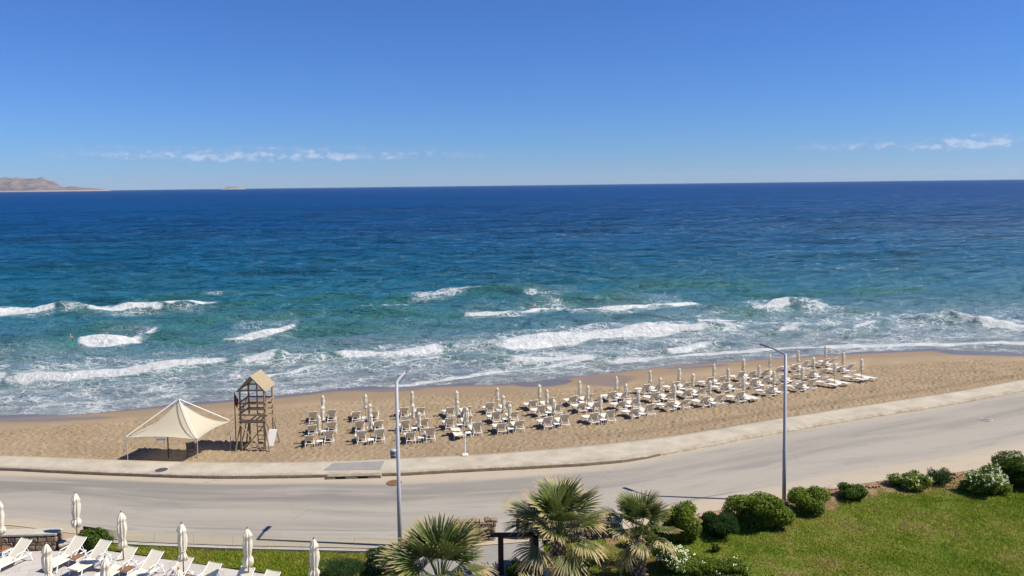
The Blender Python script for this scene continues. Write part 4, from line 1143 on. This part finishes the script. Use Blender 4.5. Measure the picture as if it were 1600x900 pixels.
MB().tube([(0, -1.0, RZ1 - .07), (0, 1.0, RZ1 - .07)], .045, 6).build('ridge_beam', MAT['tan_wood'], rf)
bd = at(409, 690, .6)
MB().box((HX + .28, -HY * .55, .22), (.04, .55, 1.15), Matrix.Rotation(R(14), 3, 'Y') @ Matrix.Rotation(R(-55), 3, 'Z')).build('notice_board', MAT['white_plastic'], tw)
# flag
fpz = at(361, 700, 0)
fpl = thing('flag_pole', 'thin dark pole with limp red flag left of the lifeguard tower', 'flag', (tcx - 1.30, tcy - .5, 0))
MB().tube([(0, 0, gz - .1), (0, 0, 3.35)], .032, 8).build('pole', MAT['dark_wood'], fpl)
V = []; F = []
for i in range(7):
    for k in range(5):
        q = k / 4; V.append((.02 + .22 * q * (1 - .35 * i / 6), .05 * math.sin(q * 7 + i * .4), 3.22 - i * .11 - q * .34))
for i in range(6):
    for k in range(4): F.append((i * 5 + k, i * 5 + k + 1, i * 5 + k + 6, i * 5 + k + 5))
fm = mesh_from('flag', V, F, True); fo_ = link('flag', fm, MAT['red_flag'], fpl)
sm_ = fo_.modifiers.new('thickness', 'SOLIDIFY'); sm_.thickness = .006

# bin and white post on the edge of the beach
bp = at(615, 718, .0)
w = thing('litter_bin', 'dark grey cylindrical litter bin beside the left lamp on the sand', 'bin', (bp.x - .05, bp.y + .3, float(sand_z(bp.x, bp.y + .3))))
MB().lathe([(.17, 0), (.20, .9), (.21, .93), (.19, .95)], 16).build('body', MAT['bin_grey'], w, smooth=True)
MB().lathe([(.22, .95), (.22, 1.0), (.14, 1.06), (.02, 1.08)], 16).build('lid', MAT['lamp_metal'], w, smooth=True)
for zz in (.25, .7): MB().lathe([(.186 + zz * .022, zz), (.192 + zz * .022, zz + .02), (.186 + zz * .022, zz + .04)], 16).build('hoop', MAT['lamp_metal'], w)
wp_ = at(727, 710.5, PROM_Z)
w = thing('marker_post', 'thin white post on a square foot at the promenade edge', 'post', (wp_.x, wp_.y - .12, PROM_Z))
MB().box((0, 0, .04), (.36, .36, .08), bev=.015).build('foot', MAT['white_metal'], w)
MB().tube([(0, 0, .06), (0, 0, 1.25)], .035, 8).build('pole', MAT['white_metal'], w)
MB().lathe([(.05, 1.25), (.055, 1.29), (.02, 1.32)], 8).build('cap', MAT['white_metal'], w)

# swimmer: one continuous skinned body, chest deep
sp = at(110, 528, SEA_Z + .1)
def swimmer():
    m = bpy.data.meshes.new('person')
    Vv = [(0, 0, -.55), (0, 0, -.1), (0, 0, .12), (0, .01, .22), (0, .02, .34), (0, .02, .46), (.19, 0, .10), (.33, .12, -.08), (.30, .36, -.12), (-.19, 0, .10), (-.34, .12, -.06), (-.30, .36, -.1)]
    E = [(0, 1), (1, 2), (2, 3), (3, 4), (4, 5), (2, 6), (6, 7), (7, 8), (2, 9), (9, 10), (10, 11)]
    m.from_pydata(Vv, E, []); o = link('person', m, MAT['skin'])
    md = o.modifiers.new('skin', 'SKIN')
    rads = [.15, .17, .12, .06, .105, .085, .075, .055, .04, .075, .055, .04]
    for i, r in enumerate(rads): m.skin_vertices[0].data[i].radius = (r, r)
    m.skin_vertices[0].data[0].use_root = True
    o.modifiers.new('sub', 'SUBSURF').levels = 2; o.modifiers['sub'].render_levels = 2
    return o
pz = swimmer(); pz.location = (sp.x, sp.y, SEA_Z + .12)
pz['label'] = 'person swimming in the surf, head and shoulders above the water'; pz['category'] = 'person'

# ------------------------------------------------------------------ pool terrace: parasols and loungers
PKITS = [closed_parasol(2.75, 1.62, .168, .026, MAT['brown_wood'], MAT['parasol_white'], s, True, n=40, nf=8) for s in (11, 12, 13)]
PKITS += [closed_parasol(2.75, 1.62, .168, .026, MAT['brown_wood'], MAT['parasol_white'], s, False, n=40, nf=8) for s in (14, 15)]
pbase = MB().lathe([(.30, 0), (.30, .05), (.27, .08), (.05, .09), (.045, .30)], 16).mesh('base'); pbase.materials.append(MAT['lamp_metal'])
POOLP = [(-2, 779, 0, 'closed white parasol cut by the left edge, beside the stone wall'), (117, 768, 1, 'closed white parasol with a knotted hem behind the round shrub, tallest on the terrace'),
         (190, 797, 3, 'closed white parasol just right of the round shrub on the terrace'), (284, 815, 4, 'closed white parasol third from the right along the narrow lawn'),
         (386, 822, 2, 'closed white parasol with a knotted hem, second from the right along the narrow lawn'), (489, 839, 1, 'closed white parasol standing on the narrow lawn, rightmost on the terrace side'),
         (73, 846, 4, 'closed white parasol low in the corner in front of the stone wall'), (163, 868, 3, 'closed white parasol with only its tip above the loungers, lower left'),
         (277, 886, 4, 'closed white parasol showing its very tip at the bottom edge, among loungers')]
for u, v, k, lab in POOLP:
    p = at(u, v, DECK_Z + 2.82)
    parasol(PKITS[k], 'pool_parasol', lab, 'parasol', (p.x, p.y, DECK_Z), 'closed white parasols on the terrace', pbase, (RNG.uniform(-.012, .012), RNG.uniform(-.012, .012)), RNG.uniform(0, 6))

LW, LL, LH = .70, 1.95, .34
def lounger_kit():
    hy = -.12; hl = .86; ang = R(40); ca, sa = math.cos(ang), math.sin(ang)
    out = []
    fr = MB()
    for s in (-1, 1): fr.box((s * LW / 2, .16, LH), (.05, 1.75, .06), bev=.012)
    for y in (-.70, .98): fr.box((0, y, LH), (LW - .06, .05, .055), bev=.012)
    out.append(('frame', fr.mesh('frame'), 'white_metal'))
    V = []; F = []; ny = 8
    for i in range(ny):
        q = i / (ny - 1); y = hy + (1.0 - hy) * q; zz = LH + .045 - .03 * math.sin(math.pi * q)
        for x in (-LW / 2 + .02, -LW / 6, LW / 6, LW / 2 - .02): V.append((x, y, zz - (.015 if abs(x) < .2 else 0)))
    for i in range(ny - 1):
        for k in range(3): F.append((i * 4 + k, i * 4 + k + 1, (i + 1) * 4 + k + 1, (i + 1) * 4 + k))
    b = len(V); V += [(x, y, z - .02) for x, y, z in V]; F += [tuple(i + b for i in f[::-1]) for f in F]
    out.append(('seat', mesh_from('seat', V, F), 'sling_white'))
    V = []; F = []; n = 6
    for i in range(n):
        l = hl * i / (n - 1)
        for x in (-LW / 2 + .02, -LW / 6, LW / 6, LW / 2 - .02):
            sag = -.02 * math.sin(math.pi * i / (n - 1)) if abs(x) < .2 else 0
            V.append((x, hy - l * ca - sag * sa, LH + .05 + l * sa + sag * ca))
    for i in range(n - 1):
        for k in range(3): F.append((i * 4 + k, i * 4 + k + 1, (i + 1) * 4 + k + 1, (i + 1) * 4 + k))
    b = len(V); V += [(x, y + .02 * sa, z - .02 * ca) for x, y, z in V]; F += [tuple(i + b for i in f[::-1]) for f in F]
    out.append(('backrest', mesh_from('backrest', V, F), 'sling_white'))
    bf = MB(); e = (hy - hl * ca, LH + .05 + hl * sa)
    bf.tube([(-LW / 2 + .01, hy, LH + .04), (-LW / 2 + .01, e[0], e[1]), (LW / 2 - .01, e[0], e[1]), (LW / 2 - .01, hy, LH + .04)], .022, 6)
    out.append(('backrest_frame', bf.mesh('backrest_frame'), 'white_metal'))
    for s in (-1, 1):
        out.append(('armrest', MB().tube([(s * (LW / 2 + .03), -.55, LH), (s * (LW / 2 + .03), -.38, LH + .26), (s * (LW / 2 + .03), .05, LH + .24), (s * (LW / 2 + .03), .16, LH)], .02, 6).mesh('armrest'), 'white_metal'))
        out.append(('support_strut', MB().tube([(s * LW * .42, hy - hl * .62 * ca, LH + hl * .62 * sa), (s * LW * .42, -.66, LH)], .014, 5).mesh('support_strut'), 'white_metal'))
    for (x, y, dy) in ((-1, -.62, -.12), (1, -.62, -.12), (-1, .80, .1), (1, .80, .1)):
        out.append(('leg', MB().box((x * LW / 2, y + dy / 2, LH / 2), (.045, .05, LH), Matrix.Rotation(math.atan2(-dy, LH) * -1, 3, 'X'), .01).mesh('leg'), 'white_metal'))
    for n_, me, mt in out: me.materials.append(MAT[mt])
    return out
LK = lounger_kit()
ltop = LH + .05 + .86 * math.sin(R(40))
heads = [(-42, 838), (42, 842), (127, 838), (166, 844), (206, 854), (247, 860), (293, 870), (337, 879), (388, 886), (428, 892)]
labs = ['white sling lounger cut off by the left edge beside the stone wall', 'cream sling lounger in front of the stone wall, far left', 'white sling lounger left of the round shrub, behind the tallest parasol',
        'white sling lounger in front of the round shrub', 'white sling lounger just right of the parasol beside the shrub', 'white sling lounger fifth from the right along the narrow lawn',
        'white sling lounger fourth from the right along the narrow lawn', 'white sling lounger third from the right along the narrow lawn', 'white sling lounger second from the right, by the knotted parasol', 'white sling lounger rightmost of the row on the terrace']
row_dir = math.atan2(at(388, 886, ltop).y - at(166, 844, ltop).y, at(388, 886, ltop).x - at(166, 844, ltop).x)
LRZ = row_dir + math.pi
for (u, v), lab in zip(heads, labs):
    p = at(u, v, DECK_Z + ltop); rz = LRZ + RNG.uniform(-.05, .05)
    hd_l = -.12 - .86 * math.cos(R(40))            # local y of the backrest top
    c = p - Vector((-math.sin(rz), math.cos(rz), 0)) * hd_l
    w = thing('sun_lounger', lab, 'lounger', (c.x, c.y, DECK_Z + .005), rz, 'white loungers on the terrace')
    for n_, me, mt in LK: link(n_, me, None, w)
tabs = [(4, 857, 'small brown slatted table at the left edge beside the stone wall'), (119, 869, 'small brown slatted table at the foot of the tallest terrace parasol'), (198, 888, 'small brown slatted table below the parasol right of the shrub'), (292, 902, 'small brown slatted table at the bottom edge between loungers')]
for u, v, lab in tabs:
    p = at(u, v, DECK_Z + .38)
    w = thing('lounger_table', lab, 'table', (p.x, p.y, DECK_Z + .005), LRZ, 'brown tables between the loungers')
    for i in range(5): MB().box(((i - 2) * .115, 0, .37), (.105, .52, .025), bev=.005).build('slat', MAT['brown_wood'], w)
    MB().box((0, 0, .335), (.54, .46, .04)).build('apron', MAT['white_metal'], w)
    for sx_ in (-1, 1):
        for sy_ in (-1, 1): MB().box((sx_ * .24, sy_ * .2, .16), (.04, .04, .32)).build('leg', MAT['white_metal'], w)

# ------------------------------------------------------------------ shrubs
def leaves_mesh(name, n, lobes, size, up_bias=.3, aspect=.5, shell=.55, narrow=False):
    """leaf quads spread through lumpy lobes [(centre, radii)], folded a little along the midrib"""
    wts = np.array([r[0] * r[1] + r[1] * r[2] + r[0] * r[2] for c, r in lobes]); wts = wts / wts.sum()
    li = RNG.choice(len(lobes), n, p=wts)
    C = np.array([c for c, r in lobes])[li]; Rr = np.array([r for c, r in lobes])[li]
    d = RNG.normal(size=(n, 3)); d /= np.linalg.norm(d, axis=1, keepdims=True)
    rad = shell + (1 - shell) * RNG.random(n) ** .6
    bump_ = .86 + .30 * vnoise(d[:, 0] * 3 + li * 7.1, d[:, 1] * 3 + d[:, 2] * 2.3, 7)
    P = C + d * Rr * (rad * bump_)[:, None]
    P[:, 2] = np.maximum(P[:, 2], .03 + .05 * RNG.random(n))
    nrm = d * .7 + RNG.normal(size=(n, 3)) * .55 + np.array([0, 0, up_bias]); nrm /= np.linalg.norm(nrm, axis=1, keepdims=True)
    t = np.cross(nrm, RNG.normal(size=(n, 3))); t /= np.linalg.norm(t, axis=1, keepdims=True)
    if narrow: t = d * .6 + np.array([0, 0, .9]) + RNG.normal(size=(n, 3)) * .3; t /= np.linalg.norm(t, axis=1, keepdims=True)
    b = np.cross(nrm, t); b /= np.linalg.norm(b, axis=1, keepdims=True)
    s = (size * RNG.uniform(.6, 1.3, n))[:, None]
    co = np.stack([P - t * s * .5, P + b * s * aspect * .5 + nrm * s * .06, P + t * s * .55, P - b * s * aspect * .5 + nrm * s * .06], 1).reshape(-1, 3)
    m = quads_mesh(name, co, np.arange(n * 4).reshape(-1, 4))
    tone = np.clip(.5 + .22 * RNG.normal(size=n) + .25 * (vnoise(P[:, 0] * 3, P[:, 1] * 3 + P[:, 2] * 3, 5) - .5), 0, 1)
    fattr(m, 'tone', np.repeat(tone, 4)); return m, P, d, rad
def shrub(label, u, v, w_, h_, n, size, mat, seed, flowers=0, kind='round', depth=None, name='shrub', z=LAWN_Z):
    p = at(u, v, z); rs = random.Random(seed); depth = depth or w_ * .85
    t = thing(name, label, 'shrub', (p.x, p.y, z), rs.uniform(-.2, .2))
    lob = [((0, 0, h_ * .42), (w_ * .34, depth * .34, h_ * .42))]
    for i in range(11):
        a = i * 2.4 + rs.uniform(-.5, .5); q = rs.uniform(.35, .85); s = rs.uniform(.13, .27)
        lob.append(((math.cos(a) * w_ * .45 * q, math.sin(a) * depth * .45 * q, h_ * rs.uniform(.25, .80)), (w_ * s, depth * s, h_ * rs.uniform(.18, .33))))
    m, P, d, rad = leaves_mesh('foliage', n, lob, size, narrow=(kind == 'herb'), aspect=.22 if kind == 'herb' else .55)
    link('foliage', m, MAT[mat], t)
    st = MB()
    for i in range(7):
        a = rs.uniform(0, 6.28); e = (math.cos(a) * w_ * .3, math.sin(a) * depth * .3, h_ * rs.uniform(.5, .8))
        st.tube([(e[0] * .12, e[1] * .12, -.05), (e[0] * .5, e[1] * .5, e[2] * .6), e], [.03, .022, .008], 5)
    st.build('stem', MAT['twig'], t)
    if flowers:
        ok = np.where((rad > .86) & (P[:, 2] > h_ * .45))[0]; ok = RNG.choice(ok, min(flowers, len(ok)), replace=False)
        V = []; F = []
        for i in ok:
            c = P[i] + d[i] * .05; s = RNG.uniform(.022, .042)
            for q in range(5):
                o = c + RNG.normal(size=3) * .035; b = len(V)
                V += [o + np.array(x) * s for x in ((1, 0, 0), (-.5, .87, 0), (-.5, -.87, 0), (0, 0, .9), (0, 0, -.7))]
                F += [(b, b + 1, b + 3), (b + 1, b + 2, b + 3), (b + 2, b, b + 3), (b + 1, b, b + 4), (b + 2, b + 1, b + 4), (b, b + 2, b + 4)]
        bl = link('blossom', mesh_from('blossom', V, F), MAT['blossom'], t); bl['kind'] = 'stuff'
    return t
shrub('round dark green shrub behind the terrace loungers at the stone wall', 146, 856, 1.45, 1.05, 5200, .12, 'leaf_dark', 1)
shrub('tall bright green rounded bush right of the shorter palm', 1064, 846, 2.0, 1.85, 11000, .11, 'leaf_bright', 2)
shrub('feathery grey green herb bush between the bright bush and the wide bush', 1124, 838, 1.75, 1.05, 9000, .16, 'leaf_herb', 3, kind='herb')
shrub('wide dense green bush left of the right lamp post', 1190, 822, 3.35, 1.75, 16000, .12, 'leaf_bright', 4, depth=2.2)
shrub('medium round green bush just right of the right lamp post', 1261, 800, 2.15, 1.25, 9000, .11, 'leaf_bright', 5)
shrub('small low green bush third to the right of the right lamp', 1334, 778, 1.75, .85, 6500, .10, 'leaf_dark', 6)
shrub('loose low bush with white blossom at the middle of the right border', 1424, 762, 2.2, .95, 7000, .11, 'leaf_bright', 7, flowers=60)
shrub('sparse wispy green bush beside the loose white blossoming one', 1468, 757, 1.5, .95, 2400, .14, 'leaf_herb', 8, kind='herb')
shrub('round bush thickly topped with white blossom at the right border', 1540, 770, 2.6, 1.45, 10000, .11, 'leaf_bright', 9, flowers=300)
shrub('large dark green bush at the right edge of the garden', 1592, 760, 4.2, 1.9, 17000, .12, 'leaf_dark', 10, depth=2.6)
shrub('white blossoming bush on the lawn in front of the shorter palm', 1050, 893, 1.75, 1.15, 9000, .10, 'leaf_bright', 11, flowers=300)
shrub('spreading dense green hedge bush at the bottom edge of the lawn', 1118, 905, 3.4, .95, 15000, .09, 'leaf_bright', 12, depth=1.8, flowers=25)
shrub('tiny leafy sapling alone on the right hand lawn', 1118, 862, .5, .42, 320, .10, 'leaf_dark', 13)
shrub('low olive shrub left of the leftmost palm on the lawn', 596, 893, 1.8, 1.05, 6500, .11, 'leaf_grey', 14)
shrub('sprawling grey green shrub at the bottom edge by the rightmost parasol', 535, 906, 2.3, .75, 7000, .10, 'leaf_herb', 15, kind='herb')
shrub('low dark shrub beside the timber gate', 812, 905, 1.2, .8, 3200, .11, 'leaf_dark', 16)
shrub('dark shrub in the shade behind the shorter palm', 1012, 856, 1.6, 1.0, 5000, .11, 'leaf_dark', 17)

# ------------------------------------------------------------------ fan palms
def fan_mesh(seed, nseg, Rf, spread, droop, pet, stiff=1.0):
    """one frond: a petiole along +X, then a pleated fan of narrow split segments"""
    rs = random.Random(seed); V = []; F = []; T = []
    pl = [(pet * t, 0, .22 * pet * t - .10 * pet * t * t) for t in (0, .5, 1)]
    for i, p in enumerate(pl):
        r = .035 - .009 * i
        for k in range(4): V.append((p[0], p[1] + r * math.cos(k * 1.571), p[2] + r * .6 * math.sin(k * 1.571))); T.append(.0)
    for i in range(2):
        for k in range(4): F.append((i * 4 + k, i * 4 + (k + 1) % 4, (i + 1) * 4 + (k + 1) % 4, (i + 1) * 4 + k))
    o = Vector(pl[-1])
    for s in range(nseg):
        f = s / (nseg - 1) * 2 - 1
        a = f * spread + rs.uniform(-.03, .03)
        L = Rf * (1.0 - .30 * f * f) * rs.uniform(.88, 1.05)
        d = Vector((math.cos(a), math.sin(a), 0)); side = Vector((-math.sin(a), math.cos(a), 0))
        w0 = 2 * spread / nseg
        base = len(V); dr2 = droop * rs.uniform(.6, 1.5)
        for q, t in enumerate((.04, .38, .66, .86, 1.0)):
            r = L * t
            wd = min(w0 * r * .52, Rf * .045) * (1.0 if t < .6 else (1.12 - t) / .52)
            cup = .30 * abs(f) ** 1.5 * r                      # the sides of the fan lift or fold
            z = cup * .6 - dr2 * L * max(0, t - .35) ** 2 * 1.6 - .02 * r
            c = o + d * r + Vector((0, 0, z))
            V += [c - side * wd, c + Vector((0, 0, .35 * wd)), c + side * wd]; T += [t, t, t]
        for q in range(4):
            b = base + q * 3
            F += [(b, b + 1, b + 4, b + 3), (b + 1, b + 2, b + 5, b + 4)]
    m = mesh_from('frond', V, F)
    fattr(m, 'tone', np.array(T)); return m
FR_G = [fan_mesh(s, 30, 1.12, 1.55, .24, .92) for s in (1, 2, 3)]
FR_O = [fan_mesh(s, 28, 1.0, 1.5, .50, .9) for s in (4, 5)]
FR_D = [fan_mesh(s, 20, .80, 1.1, .95, .65) for s in (6, 7)]
for me in FR_G: me.materials.append(MAT['frond_green'])
for me in FR_O: me.materials.append(MAT['frond_old'])
for me in FR_D: me.materials.append(MAT['frond_dead'])
def palm(label, u, v, z_crown, trunk_h, sc, seed, ng=20, no=12, nd=14, trunk_r=.24):
    p = at(u, v, z_crown); rs = random.Random(seed)
    t = thing('fan_palm', label, 'palm', (p.x, p.y, z_crown - trunk_h), rs.uniform(0, 6))
    tr = MB(); tr.lathe([(trunk_r * 1.25, -.1), (trunk_r * 1.15, trunk_h * .3), (trunk_r, trunk_h * .7), (trunk_r * .9, trunk_h), (trunk_r * .4, trunk_h + .18)], 14)
    tk = tr.build('trunk', MAT['palm_bark'], t)
    n = max(18, int(trunk_h * 46))
    for i in range(n):
        a = i * 2.39996; z = .05 + trunk_h * (i / n)
        rr_ = trunk_r * (1.18 - .28 * z / trunk_h)
        rot = Matrix.Rotation(a, 3, 'Z') @ Matrix.Rotation(R(-48 + rs.uniform(-14, 14)), 3, 'Y')
        o = MB().box((0, 0, 0), (.05, .10, .24), bev=.012).mesh('leaf_base') if i == 0 else o
        b = link('leaf_base', o, MAT['palm_boot'], tk)
        b.matrix_local = Matrix.Translation((math.cos(a) * rr_, math.sin(a) * rr_, z)) @ (Matrix.Rotation(a, 4, 'Z') @ Matrix.Rotation(R(32 + rs.uniform(-16, 16)), 4, 'Y')) @ Matrix.Diagonal((1, rs.uniform(.7, 1.2), rs.uniform(.6, 1.2), 1))
    def put(mesh, a, el, roll, s):
        b = link('frond', mesh, None, t)
        b.matrix_local = Matrix.Translation((math.cos(a) * .08, math.sin(a) * .08, trunk_h + .08)) @ Matrix.Rotation(a, 4, 'Z') @ Matrix.Rotation(-el, 4, 'Y') @ Matrix.Rotation(roll, 4, 'X') @ Matrix.Scale(s, 4)
    for i in range(ng):
        q = i / ng; a = i * 2.39996 + rs.uniform(-.25, .25)
        put(rs.choice(FR_G), a, R(82 - 66 * q + rs.uniform(-8, 8)), rs.uniform(-.5, .5), sc * rs.uniform(.88, 1.08))
    for i in range(no):
        a = i * 2.39996 + 1 + rs.uniform(-.3, .3)
        put(rs.choice(FR_O), a, R(12 - 38 * i / no + rs.uniform(-8, 8)), rs.uniform(-.6, .6), sc * rs.uniform(.85, 1.05))
    for i in range(nd):
        a = i * 2.39996 + 2 + rs.uniform(-.3, .3)
        put(rs.choice(FR_D), a, R(-42 - 32 * i / nd + rs.uniform(-8, 8)), rs.uniform(-.5, .5), sc * rs.uniform(.7, .95))
    return t
palm('large fan palm at the bottom edge in front of the left lamp post', 688, 912, 1.75, 1.85, 1.24, 1, 16, 13, 9)
palm('tallest fan palm, with shaggy trunk, right of the timber gate', 874, 842, 2.1, 2.25, 1.26, 2, 18, 9, 4, .3)
palm('shorter fan palm with dry fronds standing on the lawn beside bushes', 998, 840, 1.7, 1.8, .97, 3, 16, 8, 4, .26)
palm('low fan palm with only frond tips showing at the bottom edge', 850, 976, 1.0, 1.1, .85, 4, 9, 6, 4, .22)

# ------------------------------------------------------------------ air
hz = MB(); hz.box((0, 9000, 190), (64000, 46000, 384))
t = NT('haze'); 
vol = t.n('ShaderNodeVolumePrincipled', {'Color': (.72, .82, 1.0), 'Density': 1.6e-5, 'Anisotropy': .1})
t.t.links.new(vol.outputs[0], t.out.inputs['Volume'])
hm = hz.build('haze', t.m, kind='stuff', label='thin pale sea haze lying over the whole bay', cat='haze')
